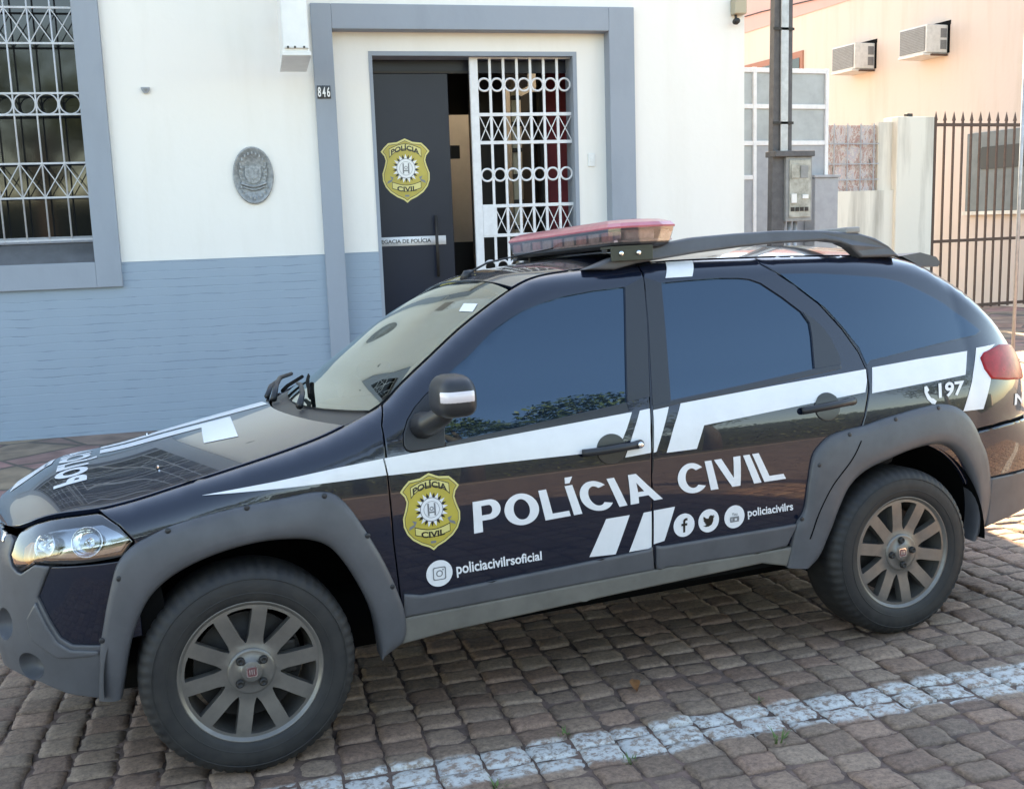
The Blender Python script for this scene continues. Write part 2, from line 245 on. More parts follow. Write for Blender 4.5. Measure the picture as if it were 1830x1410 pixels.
# ------------------------------------------------------------------ helpers
def tag(o,label=None,cat=None,group=None,kind=None):
    if label: o['label']=label
    if cat: o['category']=cat
    if group: o['group']=group
    if kind: o['kind']=kind
    return o
def empty(name,label,cat,mw=None,group=None):
    o=bpy.data.objects.new(name,None); COL.objects.link(o); o.empty_display_size=.2
    if mw is not None: o.matrix_world=mw
    return tag(o,label,cat,group)
class MB:
    """collects faces (several materials, optional vertex normals) and links them as ONE mesh"""
    def __init__(s): s.V=[];s.F=[];s.MI=[];s.NR=[];s.mats=[];s.n=0;s.smooth=[]
    def mi(s,m):
        m=M[m] if isinstance(m,str) else m
        if m not in s.mats: s.mats.append(m)
        return s.mats.index(m)
    def add(s,V,F,m,nrm=None,smooth=True):
        V=np.asarray(V,float).reshape(-1,3); i=s.mi(m)
        s.V.append(V); s.NR.append(np.full_like(V,np.nan) if nrm is None else np.asarray(nrm,float))
        for f in F: s.F.append([a+s.n for a in f]); s.MI.append(i); s.smooth.append(smooth)
        s.n+=len(V); return s
    def box(s,x0,x1,y0,y1,z0,z1,m,bev=0):
        if bev<=0:
            V=[(x,y,z) for x in (x0,x1) for y in (y0,y1) for z in (z0,z1)]
            F=[(0,1,3,2),(4,6,7,5),(0,4,5,1),(2,3,7,6),(0,2,6,4),(1,5,7,3)]
            return s.add(V,F,m,smooth=False)
        b=min(bev,(x1-x0)/2.01,(y1-y0)/2.01,(z1-z0)/2.01)
        import bmesh
        bm=bmesh.new(); bmesh.ops.create_cube(bm,size=1)
        for v in bm.verts: v.co=((x0+x1)/2+v.co.x*(x1-x0),(y0+y1)/2+v.co.y*(y1-y0),(z0+z1)/2+v.co.z*(z1-z0))
        bmesh.ops.bevel(bm,geom=bm.edges[:],offset=b,segments=2,affect='EDGES',profile=.5)
        bm.verts.index_update(); V=[v.co[:] for v in bm.verts]; F=[[v.index for v in f.verts] for f in bm.faces]; bm.free()
        return s.add(V,F,m,smooth=False)
    def tube(s,pts,r,m,n=10,cap=True):
        P_=np.array(pts,float); rr=np.broadcast_to(np.asarray(r,float),(len(P_),))
        T=np.gradient(P_,axis=0); T/=np.linalg.norm(T,axis=1,keepdims=True)+1e-12
        up=np.array([0,0,1.]) if abs(T[0][2])<.9 else np.array([1.,0,0]); V=[];F=[]
        for k,(p,t) in enumerate(zip(P_,T)):
            a=np.cross(t,up); a/=np.linalg.norm(a)+1e-12; b=np.cross(a,t); up=b
            for j in range(n):
                w=2*math.pi*j/n; V.append(p+rr[k]*(math.cos(w)*a+math.sin(w)*b))
        for k in range(len(P_)-1):
            for j in range(n): F.append((k*n+j,k*n+(j+1)%n,(k+1)*n+(j+1)%n,(k+1)*n+j))
        if cap: F.append(tuple(range(n))[::-1]); F.append(tuple((len(P_)-1)*n+j for j in range(n)))
        return s.add(V,F,m)
    def bar(s,a,b,w,h,m,up=(0,0,1)):
        a=np.array(a,float);b=np.array(b,float);t=b-a;t/=np.linalg.norm(t);u=np.array(up,float); 
        if abs(t@u)>.95: u=np.array([0,1.,0])
        x=np.cross(t,u);x/=np.linalg.norm(x);y=np.cross(x,t)
        V=[p+sx*x*w/2+sy*y*h/2 for p in (a,b) for sx,sy in ((-1,-1),(1,-1),(1,1),(-1,1))]
        return s.add(V,[(0,1,2,3),(7,6,5,4),(0,4,5,1),(1,5,6,2),(2,6,7,3),(3,7,4,0)],m,smooth=False)
    def prism(s,poly,d0,d1,m,tf):
        """flat polygon extruded between depths d0 and d1; tf maps (a,b,depth)"""
        n=len(poly); V=[tf(a,b,d0) for a,b in poly]+[tf(a,b,d1) for a,b in poly]
        F=[tuple(range(n)),tuple(range(2*n-1,n-1,-1))]+[(i,i+n,(i+1)%n+n,(i+1)%n) for i in range(n)]
        return s.add(V,F,m,smooth=False)
    def lathe(s,prof,m,n=64,axis='y',c=(0,0,0),a0=0,a1=2*math.pi):
        V=[];full=abs(a1-a0-2*math.pi)<1e-6; cnt=n if full else n+1
        for k in range(cnt):
            w=a0+(a1-a0)*k/n
            for r,y in prof:
                p={'y':(r*math.cos(w),y,r*math.sin(w)),'z':(r*math.cos(w),r*math.sin(w),y),'x':(y,r*math.cos(w),r*math.sin(w))}[axis]
                V.append((p[0]+c[0],p[1]+c[1],p[2]+c[2]))
        q=len(prof);F=[]
        for k in range(n):
            k2=(k+1)%cnt
            for j in range(q-1): F.append((k*q+j,k2*q+j,k2*q+j+1,k*q+j+1))
        return s.add(V,F,m)
    def build(s,name,parent=None,xf=None,fixn=True,label=None):
        V=np.concatenate(s.V) if s.V else np.zeros((0,3)); NRM=np.concatenate(s.NR) if s.NR else V
        me=bpy.data.meshes.new(name)
        if xf is not None:
            A=np.array(xf); V=V@A[:3,:3].T+A[:3,3]; NRM=NRM@A[:3,:3].T
        me.from_pydata(V.tolist(),[],s.F)
        for m_ in s.mats: me.materials.append(m_)
        me.polygons.foreach_set("material_index",s.MI); me.polygons.foreach_set("use_smooth",s.smooth)
        me.update()
        if np.isfinite(NRM).any():
            base=np.zeros(len(V)*3,dtype=np.float32); me.vertices.foreach_get("normal",base); base=base.reshape(-1,3)
            k=np.isfinite(NRM[:,0]); base[k]=NRM[k]
            me.normals_split_custom_set_from_vertices(base.tolist())
        elif fixn:
            import bmesh
            bm=bmesh.new(); bm.from_mesh(me); bmesh.ops.recalc_face_normals(bm,faces=bm.faces[:]); bm.to_mesh(me); bm.free()
        o=bpy.data.objects.new(name,me); COL.objects.link(o)
        if parent is not None: o.parent=parent
        if label: o['label']=label
        return o
def inpoly(pts,poly):
    x,y=pts[:,0],pts[:,1]; P2=np.asarray(poly); n=len(P2); r=np.zeros(len(pts),bool); j=n-1
    for i in range(n):
        xi,yi=P2[i];xj,yj=P2[j]
        c=((yi>y)!=(yj>y))&(x<(xj-xi)*(y-yi)/((yj-yi) if yj!=yi else 1e-12)+xi); r^=c; j=i
    return r
def resample(poly,step):
    P2=np.asarray(poly,float); out=[]
    for a,b in zip(P2,np.roll(P2,-1,0)):
        n=max(1,int(math.ceil(np.linalg.norm(b-a)/step)))
        for k in range(n): out.append(a+(b-a)*k/n)
    return np.array(out)
def clean(poly):
    P2=[np.array(poly[0],float)]
    for p in poly[1:]:
        if np.linalg.norm(np.array(p)-P2[-1])>1.5e-3: P2.append(np.array(p,float))
    if np.linalg.norm(P2[0]-P2[-1])<1.5e-3: P2.pop()
    return np.array(P2)
def area2(P2): x,y=P2[:,0],P2[:,1]; return .5*np.sum(x*np.roll(y,-1)-np.roll(x,-1)*y)
def inset(poly,d):
    """move a closed outline inwards by d (mitred)"""
    P2=clean(poly); 
    if area2(P2)<0: P2=P2[::-1]
    a=P2-np.roll(P2,1,0); b=np.roll(P2,-1,0)-P2
    na=np.c_[-a[:,1],a[:,0]];nb=np.c_[-b[:,1],b[:,0]]
    na/=np.linalg.norm(na,axis=1,keepdims=True);nb/=np.linalg.norm(nb,axis=1,keepdims=True)
    m=na+nb; k=1+(na*nb).sum(1); k=np.clip(k,.35,None)
    return P2+m/k[:,None]*d
def cdt(outer,holes,grid,extra=None):
    loops=[outer]+list(holes); V=[];E=[];n=0
    for L in loops:
        m=len(L); V+= [tuple(p) for p in L]; E+=[(n+i,n+(i+1)%m) for i in range(m)]; n+=m
    if extra is not None:
        m=len(extra); V+=[tuple(p) for p in extra]; E+=[(n+i,n+(i+1)%m) for i in range(m)]; n+=m
    lo=np.min(outer,0);hi=np.max(outer,0)
    gx=np.arange(lo[0]+grid*.5,hi[0],grid);gy=np.arange(lo[1]+grid*.5,hi[1],grid)
    if len(gx) and len(gy):
        G=np.array([(x,y) for x in gx for y in gy]); k=inpoly(G,outer)
        for h in holes: k&=~inpoly(G,h)
        G=G[k]
        if len(G):
            B=np.array(V); dm=np.full(len(G),9.)
            for c in range(0,len(G),500): dm[c:c+500]=np.sqrt(((G[c:c+500,None]-B[None])**2).sum(-1)).min(1)
            V+=[tuple(p) for p in G[dm>grid*.45]]
    r=delaunay_2d_cdt([Vector(v) for v in V],E,[],0,1e-6)
    v=np.array([tuple(p) for p in r[0]]); f=np.array([list(t) for t in r[2] if len(t)==3])
    c=v[f].mean(1); k=inpoly(c,outer)
    for h in holes: k&=~inpoly(c,h)
    f=f[k]
    # orientation
    a=v[f]; s=(a[:,1,0]-a[:,0,0])*(a[:,2,1]-a[:,0,1])-(a[:,1,1]-a[:,0,1])*(a[:,2,0]-a[:,0,0])
    f=np.where((s<0)[:,None],f[:,::-1],f)
    return v,f
# ------------------------------------------------------------------ body surface of the car (metres, car frame)
YC = 0.80            # y of the car's centre plane
Q0, Q1 = -0.34, 2.90 # where the plan view starts to round into nose and tail
T_NODES = [(-1.30,.75),(-.95,.766),(-.74,.788),(-.64,.808),(-.58,.829),(-.52,.843),(-.45,.850),(-.391,.853),(-0.293, 0.866), (-0.14, 0.898), (0.183, 0.967), (0.319, 1.004), (0.415, 1.042), (0.498, 1.079), (0.567, 1.134), (0.674, 1.211), (0.802, 1.301), (0.936, 1.381), (1.037, 1.432), (1.117, 1.458), (1.331, 1.477), (1.639, 1.486), (1.978, 1.483), (2.26, 1.476), (2.584, 1.46), (2.728, 1.442), (2.842, 1.405), (2.949, 1.339), (3.127, 1.198), (3.25, 1.08), (3.36, 1.005), (3.48, 0.96), (3.7, 0.93), (4.1, 0.92)]
W_NODES = [(0.15, 0.71), (0.3, 0.745), (0.42, 0.762), (0.55, 0.776), (0.7, 0.782), (0.82, 0.778), (0.9, 0.77), (0.96, 0.758), (1.02, 0.738), (1.1, 0.708), (1.25, 0.652), (1.4, 0.592), (1.55, 0.53)]
def catmull(nodes, n=12):
    P=np.array(nodes,float); out=[]
    Q=np.vstack([2*P[0]-P[1],P,2*P[-1]-P[-2]])
    for i in range(1,len(Q)-2):
        p0,p1,p2,p3=Q[i-1],Q[i],Q[i+1],Q[i+2]
        # centripetal
        t0=0;t1=np.linalg.norm(p1-p0)**.5;t2=t1+np.linalg.norm(p2-p1)**.5;t3=t2+np.linalg.norm(p3-p2)**.5
        for t in np.linspace(t1,t2,n,endpoint=False):
            A1=(t1-t)/(t1-t0)*p0+(t-t0)/(t1-t0)*p1;A2=(t2-t)/(t2-t1)*p1+(t-t1)/(t2-t1)*p2;A3=(t3-t)/(t3-t2)*p2+(t-t2)/(t3-t2)*p3
            B1=(t2-t)/(t2-t0)*A1+(t-t0)/(t2-t0)*A2;B2=(t3-t)/(t3-t1)*A2+(t-t1)/(t3-t1)*A3
            out.append((t2-t)/(t2-t1)*B1+(t-t1)/(t2-t1)*B2)
    out.append(P[-1]); return np.array(out)
TL = catmull(T_NODES,10)
WL = catmull(W_NODES,12)
def dist_T(q,z):
    A=TL[:-1];B=TL[1:];d=B-A
    P=np.stack([q,z],-1)[...,None,:]
    t=np.clip(((P-A)*d).sum(-1)/(d*d).sum(-1),0,1)
    return np.sqrt(((P-A-t[...,None]*d)**2).sum(-1).min(-1))
def P(q,z,off=0.0):
    """near-side body surface, q runs round the car in plan (equals x along the flank), z is height"""
    q=np.asarray(q,float);z=np.asarray(z,float); q,z=np.broadcast_arrays(q,z)
    w=np.interp(z,WL[:,0],WL[:,1])
    w=w-.035*np.clip(.35-q,0,.69)**2-.10*np.clip(q-2.3,0,.6)**2
    # rounding towards the top line
    k=np.clip((q-.35)/.6,0,1); r=.095*(1-k)+.06*k; h=.11*(1-k)+.075*k
    d=np.minimum(dist_T(q,z),h); s=np.clip((h-d)/h,0,.985)
    w=w-r*(1-np.sqrt(1-s*s))
    x=q.copy(); v=w.copy()
    # nose
    ra=np.interp(z,[.15,.30,.45,.60,.70,.80,.90,1.1],[.33,.36,.375,.355,.345,.325,.30,.25]); rb=.34; L=.50
    th=np.clip((Q0-q)/L,0,1)*np.pi/2; m=q<Q0
    rest=np.clip(Q0-L-q,0,None)
    x=np.where(m,Q0-ra*np.sin(th)-.05*np.minimum(rest/.45,1)*(2-np.minimum(rest/.45,1)),x)
    v=np.where(m,w-rb*(1-np.cos(th))-rest,v)
    # tail
    rc=np.interp(z,[.15,.35,.60,.70,.78,.95,1.2,1.45],[.50,.56,.58,.54,.48,.47,.45,.42]); rd=.32; L2=.62
    th=np.clip((q-Q1)/L2,0,1)*np.pi/2; m=q>Q1; rest=np.clip(q-Q1-L2,0,None)
    x=np.where(m,Q1+rc*np.sin(th)+.03*np.minimum(rest/.4,1),x)
    v=np.where(m,w-rd*(1-np.cos(th))-rest,v)
    p=np.stack([x,YC-v,z],-1)
    if np.any(off):
        p=p+N(q,z)*np.asarray(off)[...,None]
    return p
def N(q,z):
    e=2e-3
    a=P(q+e,z)-P(q-e,z); b=P(q,z+e)-P(q,z-e)
    n=np.cross(a,b); n/= np.linalg.norm(n,axis=-1,keepdims=True)+1e-12
    return n
# ---- top skin: s in 0..1 along T between q=SA and q=SB ; c in -1(near)..1(far)
TQ=TL[(TL[:,0]>=-1.0)&(TL[:,0]<=3.48)]
TE=P(TQ[:,0],TQ[:,1])
TS=np.r_[0,np.cumsum(np.linalg.norm(np.diff(TE[:,[0,2]],axis=0),axis=1))]
def s_of_q(q): return np.interp(q,TQ[:,0],TS)
CR_S=[s_of_q(a) for a in (-.9,-.5,-.2,.2,.42,.55,.75,.95,1.15,1.6,2.4,2.7,3.0,3.3)]
CR_D=[.045,.052,.050,.045,.035,.036,.042,.038,.033,.050,.06,.055,.04,.04]
_ks=np.exp(-np.linspace(-2,2,41)**2/2*2)
SS=np.linspace(0,TS[-1],900)
def _smooth(a,w):
    k=np.hanning(w);k/=k.sum(); return np.convolve(np.pad(a,(w//2,w//2),'edge'),k,'valid')[:len(a)]
EX=_smooth(np.interp(SS,TS,TE[:,0]),15);EY=_smooth(np.interp(SS,TS,TE[:,1]),15);EZ=_smooth(np.interp(SS,TS,TE[:,2]),15)
DD=_smooth(np.interp(SS,CR_S,CR_D),61)
_tx,_tz=np.gradient(EX),np.gradient(EZ); _tx=_smooth(_tx,81);_tz=_smooth(_tz,81); _n=np.hypot(_tx,_tz); NX,NZ=-_tz/_n,_tx/_n
def TOP(s,c,off=0.0):
    s=np.asarray(s,float);c=np.asarray(c,float);s,c=np.broadcast_arrays(s,c)
    f=lambda a:np.interp(s,SS,a)
    ex,ey,ez,d,nx,nz=map(f,(EX,EY,EZ,DD,NX,NZ))
    ve=YC-ey
    g=(1-np.abs(c)**2.4)*d+off
    return np.stack([ex+nx*g,YC+c*ve,ez+nz*g],-1)
FEATURES={'gap_front':[(0.4971,1.0797),(0.4737,1.0155),(0.4703,0.8659),(0.4725,0.6446),(0.4836,0.4712),(0.4916,0.3911)],'gap_b':[(1.5183,1.4486),(1.4863,1.2793),(1.4246,0.9814),(1.4033,0.747),(1.3966,0.4989),(1.4069,0.4102)],'gap_rear':[(2.0307,1.4535),(2.1316,1.3792),(2.2308,1.2921),(2.306,1.1892),(2.3545,1.0967),(2.369,1.0303),(2.3579,0.9602),(2.3201,0.8587),(2.2795,0.774),(2.2356,0.7174),(2.1424,0.6241),(2.0882,0.5344),(2.048,0.4333),(2.0042,0.4113)],'door_bottom_front':[(0.4916,0.3911),(1.4069,0.4081)],'door_bottom_rear':[(1.4114,0.4095),(1.8496,0.4043),(1.9744,0.4114)],'sill_bottom':[(0.4813,0.303),(0.6474,0.3193),(1.2557,0.3434),(1.854,0.3623),(1.9641,0.3337)],'dlo_front':[(0.7249,1.1613),(0.8122,1.2181),(0.9018,1.2856),(0.9675,1.3186),(1.0243,1.3434),(1.1024,1.3653),(1.1847,1.3816),(1.3025,1.3942),(1.4283,1.4007),(1.3798,1.1928),(1.3388,1.0066),(0.9142,0.9633),(0.7848,0.9533),(0.672,0.9421),(0.6814,1.0313),(0.7035,1.1182)],'sail':[(0.7249,1.1613),(0.7035,1.1182),(0.6814,1.0313),(0.672,0.9421),(0.6699,0.9263),(0.6,0.9234),(0.5536,0.9233),(0.5378,0.9303),(0.5292,0.9488),(0.5338,0.9849),(0.5552,1.026),(0.586,1.0613),(0.6259,1.0947),(0.6735,1.1279)],'belt_front':[(0.672,0.9421),(0.7848,0.9533),(0.9142,0.9633),(1.3388,1.0066),(1.4284,1.0154),(1.4246,0.9814),(0.911,0.9436),(0.7687,0.9352),(0.6699,0.9263)],'b_front':[(1.4306,1.4006),(1.5122,1.4304),(1.4863,1.2793),(1.431,1.017),(1.3413,1.0083),(1.3819,1.1927)],'glass_rear':[(1.58,1.4062),(1.693,1.4101),(1.8197,1.4114),(1.9081,1.4065),(1.9552,1.3997),(1.9993,1.3824),(2.076,1.3251),(2.1429,1.2659),(2.1646,1.2223),(2.1598,1.1745),(2.1347,1.0542),(1.8201,1.0247),(1.5108,0.9981),(1.5421,1.1803)],'b_rear':[(1.5167,1.4301),(1.5777,1.4063),(1.5399,1.1805),(1.5082,0.9964),(1.4345,0.9861),(1.4908,1.279)],'c_rear':[(2.1623,1.1743),(2.1671,1.2222),(2.1479,1.2656),(2.191,1.2332),(2.2231,1.1972),(2.2453,1.1535),(2.2603,1.0957),(2.259,1.0604),(2.1372,1.054)],'belt_rear':[(1.4367,0.9859),(1.5099,0.9943),(1.8196,1.0227),(2.1341,1.0522),(2.2583,1.0584),(2.2537,1.0442),(1.9877,1.0199),(1.7421,0.9981),(1.5458,0.9852),(1.4333,0.971)],'glass_quarter':[(2.0939,1.4112),(2.2483,1.405),(2.394,1.3907),(2.5488,1.3735),(2.6502,1.3501),(2.7472,1.3065),(2.8472,1.2531),(2.9341,1.186),(2.9968,1.1287),(2.9605,1.1138),(2.7686,1.0982),(2.604,1.0831),(2.3957,1.0617),(2.3745,1.0466),(2.36,1.1131),(2.3087,1.1975),(2.2531,1.2736),(2.1615,1.3539)],'stripe_fender':[(-0.0958,0.8652),(0.1202,0.8828),(0.3236,0.9042),(0.4593,0.9155),(0.4664,0.8628),(0.319,0.8615),(0.1576,0.8614),(0.0167,0.863)],'stripe_door_a':[(0.4648,0.9158),(0.676,0.9292),(0.8711,0.9414),(1.3505,0.9724),(1.3217,0.9191),(1.2818,0.8545),(1.1443,0.8529),(0.8609,0.8566),(0.4717,0.8613)],'stripe_door_b':[(1.3813,0.9741),(1.4216,0.9778),(1.4108,0.9021),(1.405,0.8271),(1.3046,0.8221),(1.3429,0.8997)],'stripe_rdoor_a':[(1.4333,0.971),(1.4966,0.9764),(1.4614,0.9007),(1.4271,0.8284),(1.4159,0.8258)],'stripe_rdoor_b':[(1.5454,0.9833),(1.9356,1.0084),(2.3645,1.0328),(2.3564,0.9917),(2.337,0.9496),(1.9641,0.9231),(1.6255,0.8992),(1.5876,0.8202),(1.4662,0.8201),(1.5014,0.9004)],'stripe_quarter_a':[(2.3951,1.0365),(2.6287,1.0487),(2.9032,1.0574),(2.8581,0.9675),(2.5962,0.9551),(2.367,0.9426)],'stripe_quarter_b':[(2.9478,1.0655),(3.0603,1.0707),(2.9562,1.029),(2.9564,0.991),(2.9822,0.9458),(2.9269,0.8243),(2.8197,0.8275),(2.8895,0.9424)],'slash_a':[(1.2199,0.6192),(1.3103,0.6205),(1.2543,0.4879),(1.1537,0.4934)],'slash_b':[(1.3648,0.621),(1.3957,0.6228),(1.3944,0.489),(1.3064,0.4881)],'slash_c':[(1.4045,0.6236),(1.4892,0.6262),(1.4455,0.508),(1.4032,0.502)],'white_square':[(1.638,1.4804),(1.7514,1.48),(1.7135,1.4224),(1.6011,1.4224)],'t_policia':[(0.7412,0.6369),(1.4411,0.6608),(0.742,0.7413),(1.3825,0.7632)],'t_civil':[(1.5061,0.6663),(1.9538,0.6689),(1.5003,0.7708),(1.8955,0.7773)],'t_oficial':[(0.6756,0.5083),(0.9771,0.511),(0.6733,0.5469),(0.9757,0.5427)],'t_rs':[(1.7892,0.547),(1.9857,0.5463),(1.7867,0.5777),(1.9828,0.5766)],'t_197':[(2.692,0.8916),(2.8278,0.8932),(2.7007,0.9495),(2.8424,0.947)],'t_n':[(3.105,0.8163),(3.1957,0.8131),(3.1189,0.8607),(3.2333,0.8555)],'phone':[(2.6558,0.9062)],'insta':[(0.6169,0.5216),(0.5717,0.5251),(0.6626,0.52),(0.6189,0.5667)],'fb':[(1.5242,0.5542)],'tw':[(1.6249,0.5564),(1.5835,0.556),(1.6667,0.5568)],'yt':[(1.7323,0.5559)],'handle_f':[(1.1445,0.8548),(1.3647,0.8627),(1.2547,0.8614)],'handle_r':[(2.0401,0.9075),(2.2719,0.9222),(2.1402,0.91)],'headlight':[(-0.6736,0.7026),(-0.6868,0.7276),(-0.6716,0.7671),(-0.6457,0.7915),(-0.6138,0.8094),(-0.5698,0.828),(-0.5112,0.8434),(-0.4517,0.8489),(-0.3962,0.8477),(-0.3745,0.8419),(-0.3329,0.8075),(-0.2977,0.7595),(-0.3315,0.7176),(-0.4032,0.7109),(-0.4655,0.7096),(-0.5346,0.7112),(-0.5754,0.7133),(-0.6015,0.697),(-0.6272,0.6815),(-0.6447,0.6846)],'flare_f_out':[(-0.4255,0.2928),(-0.4148,0.3773),(-0.4053,0.4614),(-0.3931,0.5292),(-0.3811,0.5873),(-0.354,0.686),(-0.3422,0.7091),(-0.3219,0.7312),(-0.2938,0.7523),(-0.2616,0.7654),(-0.2081,0.7856),(-0.1548,0.7986),(-0.0029,0.8211),(0.1548,0.8335),(0.2357,0.8388),(0.2914,0.8283),(0.3147,0.8079),(0.337,0.7804),(0.3869,0.6916),(0.4394,0.5816),(0.4699,0.4982),(0.4943,0.4118),(0.4911,0.319),(0.453,0.2926),(0.4098,0.2711)],'flare_f_in':[(-0.3663,0.294),(-0.3544,0.3521),(-0.3338,0.4481),(-0.305,0.5261),(-0.2701,0.5847),(-0.2147,0.6329),(-0.1378,0.6695),(-0.0441,0.6954),(0.0648,0.7084),(0.1436,0.7051),(0.2061,0.6944),(0.2613,0.6677),(0.3064,0.6104),(0.3511,0.5255),(0.3896,0.4228),(0.4062,0.3117),(0.4098,0.2711)],'flare_f_screw':[(-0.2008,0.7797),(0.0281,0.8189),(0.2621,0.8251),(0.3864,0.6845),(0.4538,0.5085),(-0.3464,0.6595),(-0.3988,0.4814)],'flare_r_out':[(1.9644,0.3292),(1.9795,0.4084),(1.9999,0.4927),(2.0307,0.5337),(2.0521,0.6461),(2.0775,0.7462),(2.112,0.7799),(2.1488,0.8031),(2.2263,0.8199),(2.3171,0.8272),(2.3841,0.8402),(2.4887,0.8541),(2.5975,0.8666),(2.689,0.8701),(2.7691,0.8529),(2.837,0.8077),(2.8815,0.7465),(2.9198,0.6638),(2.9367,0.573),(2.9442,0.5015),(2.9439,0.4306),(2.933,0.3446),(2.911,0.2937)],'flare_r_in':[(2.0607,0.3182),(2.1085,0.3555),(2.149,0.4382),(2.1899,0.5314),(2.2345,0.6038),(2.3042,0.6524),(2.4227,0.6867),(2.5467,0.7111),(2.6511,0.7161),(2.7167,0.7015),(2.7864,0.65),(2.8472,0.5503),(2.8779,0.4524),(2.8849,0.3446),(2.8704,0.294)],'flare_r_screw':[(2.014,0.5123),(2.0907,0.7047),(2.2326,0.8024),(2.4512,0.8366),(2.6695,0.8569)],'clad_f':[(0.4948,0.4731),(0.5559,0.4589),(1.3745,0.4879),(1.3966,0.4948),(1.4047,0.4084),(0.4917,0.393)],'clad_r':[(1.4099,0.4969),(1.4345,0.4911),(1.9456,0.4918),(2.0073,0.4938),(1.9595,0.4115),(1.8496,0.4043),(1.4114,0.4095)],'tail_lamp':[(2.9519,1.0249),(2.9767,1.0448),(3.0844,1.0616),(3.177,1.0577),(3.24,1.02),(3.26,0.99),(3.29,0.9037),(3.0759,0.9236),(2.9806,0.9393),(2.9607,0.9795)],'ws_sticker':[(1.69,-0.7789),(1.7323,-0.7085),(1.7485,-0.8794),(1.7061,-0.9397)]}
# ------------------------------------------------------------------ panels on the body surface
def Ptop(u,w): return TOP(u,np.asarray(w)/.62)
def surfn(fn,u,w,off):
    e=2e-3; a=fn(u+e,w)-fn(u-e,w); b=fn(u,w+e)-fn(u,w-e); n=np.cross(a,b); n/=np.linalg.norm(n,axis=-1,keepdims=True)+1e-12
    return n
def patch(mb,poly,m,off=0.0,gap=0.0,bev=0.0,thick=.012,holes=(),grid=.035,step=.02,fn=P,flip=False,rim=True,side=1):
    """a skin panel: outline in surface coordinates, laid on the body surface with a folded edge"""
    o=inset(poly,gap) if gap else clean(poly)
    if area2(o)<0: o=o[::-1]
    o=resample(o,step); H=[]
    for h in holes:
        h=clean(h); h=h[::-1] if area2(h)<0 else h
        H.append(resample(h,step))
    inner=inset(o,bev) if bev else None
    v,f=cdt(o,H,grid,inner)
    key={(round(a,6),round(b,6)):i for i,(a,b) in enumerate(v)}
    u,w=v[:,0],v[:,1]; n=surfn(fn,u,w,0); p=fn(u,w)
    offs=np.full(len(v),off)
    bidx=[key.get((round(a,6),round(b,6))) for a,b in o]; bidx=[i for i in bidx if i is not None]
    nn=n.copy()
    if bev:
        offs[bidx]=off-bev*.7
        ctr=p[bidx].mean(0); 
        pb=p[bidx]; t=np.roll(pb,-1,0)-np.roll(pb,1,0); outw=np.cross(t,n[bidx]); outw/=np.linalg.norm(outw,axis=1,keepdims=True)+1e-12
        q=n[bidx]+.7*outw; nn[bidx]=q/np.linalg.norm(q,axis=1,keepdims=True)
    X=p+n*offs[:,None]
    F=[tuple(t) for t in f]
    def sd(V_): 
        if side==1: return V_
        V_=V_.copy(); V_[:,1]=2*YC-V_[:,1]; return V_
    def sn(V_):
        if side==1: return V_
        V_=V_.copy(); V_[:,1]*=-1; return V_
    rv=(lambda F_:[t[::-1] for t in F_]) if side==-1 else (lambda F_:F_)
    mb.add(sd(X),rv(F),m,sn(nn))
    if rim and thick>0:
        for li,L in enumerate([o]+H):
            idx=[key.get((round(a,6),round(b,6))) for a,b in L]; idx=[i for i in idx if i is not None]
            k=len(idx); A=X[idx]; B=A-n[idx]*thick
            t=np.roll(A,-1,0)-np.roll(A,1,0); ow=np.cross(t,n[idx]); ow/=np.linalg.norm(ow,axis=1,keepdims=True)+1e-12
            if li>0: ow=-ow
            Fr=[(i,i+k,(i+1)%k+k,(i+1)%k) for i in range(k)]
            if li>0: Fr=[q[::-1] for q in Fr]
            mb.add(sd(np.r_[A,B]),rv(Fr),m,sn(np.r_[ow,ow]))
    return mb
def Tseg(qa,qb):
    s=TL[(TL[:,0]>min(qa,qb))&(TL[:,0]<max(qa,qb))]
    a=(qa,float(np.interp(qa,TL[:,0],TL[:,1])));b=(qb,float(np.interp(qb,TL[:,0],TL[:,1])))
    s=[tuple(x) for x in s]
    if qa>qb: s=s[::-1]
    return [a]+s+[b]
def arc(cx,cz,r,a0,a1,n=28): return [(cx+r*math.cos(R(a0+(a1-a0)*k/n)),cz+r*math.sin(R(a0+(a1-a0)*k/n))) for k in range(n+1)]
def smooth_line(pts,n=6,closed=False): 
    return [tuple(x) for x in catmull(pts,n)]
# lettering: outlines of the built-in font, mapped into a quad of surface coordinates
def text2d(txt,bold=.02,res=4,ref=None,spacing=1.0,raw=False):
    cu=bpy.data.curves.new("lettering",'FONT'); cu.body=txt; cu.size=1; cu.offset=bold; cu.resolution_u=res; cu.space_character=spacing
    ob=bpy.data.objects.new("lettering",cu); COL.objects.link(ob)
    dg=bpy.context.evaluated_depsgraph_get(); me=bpy.data.meshes.new_from_object(ob.evaluated_get(dg))
    V=np.array([v.co[:2] for v in me.vertices]); F=[tuple(p.vertices) for p in me.polygons]
    bpy.data.objects.remove(ob); bpy.data.curves.remove(cu); bpy.data.meshes.remove(me)
    if raw: return V,F
    if ref is not None: b=text2d(ref,bold,2,None,spacing,True)[0]
    else: b=V
    lo=b.min(0);hi=b.max(0); lo[0]=V[:,0].min();hi[0]=V[:,0].max()
    return (V-lo)/(hi-lo),F
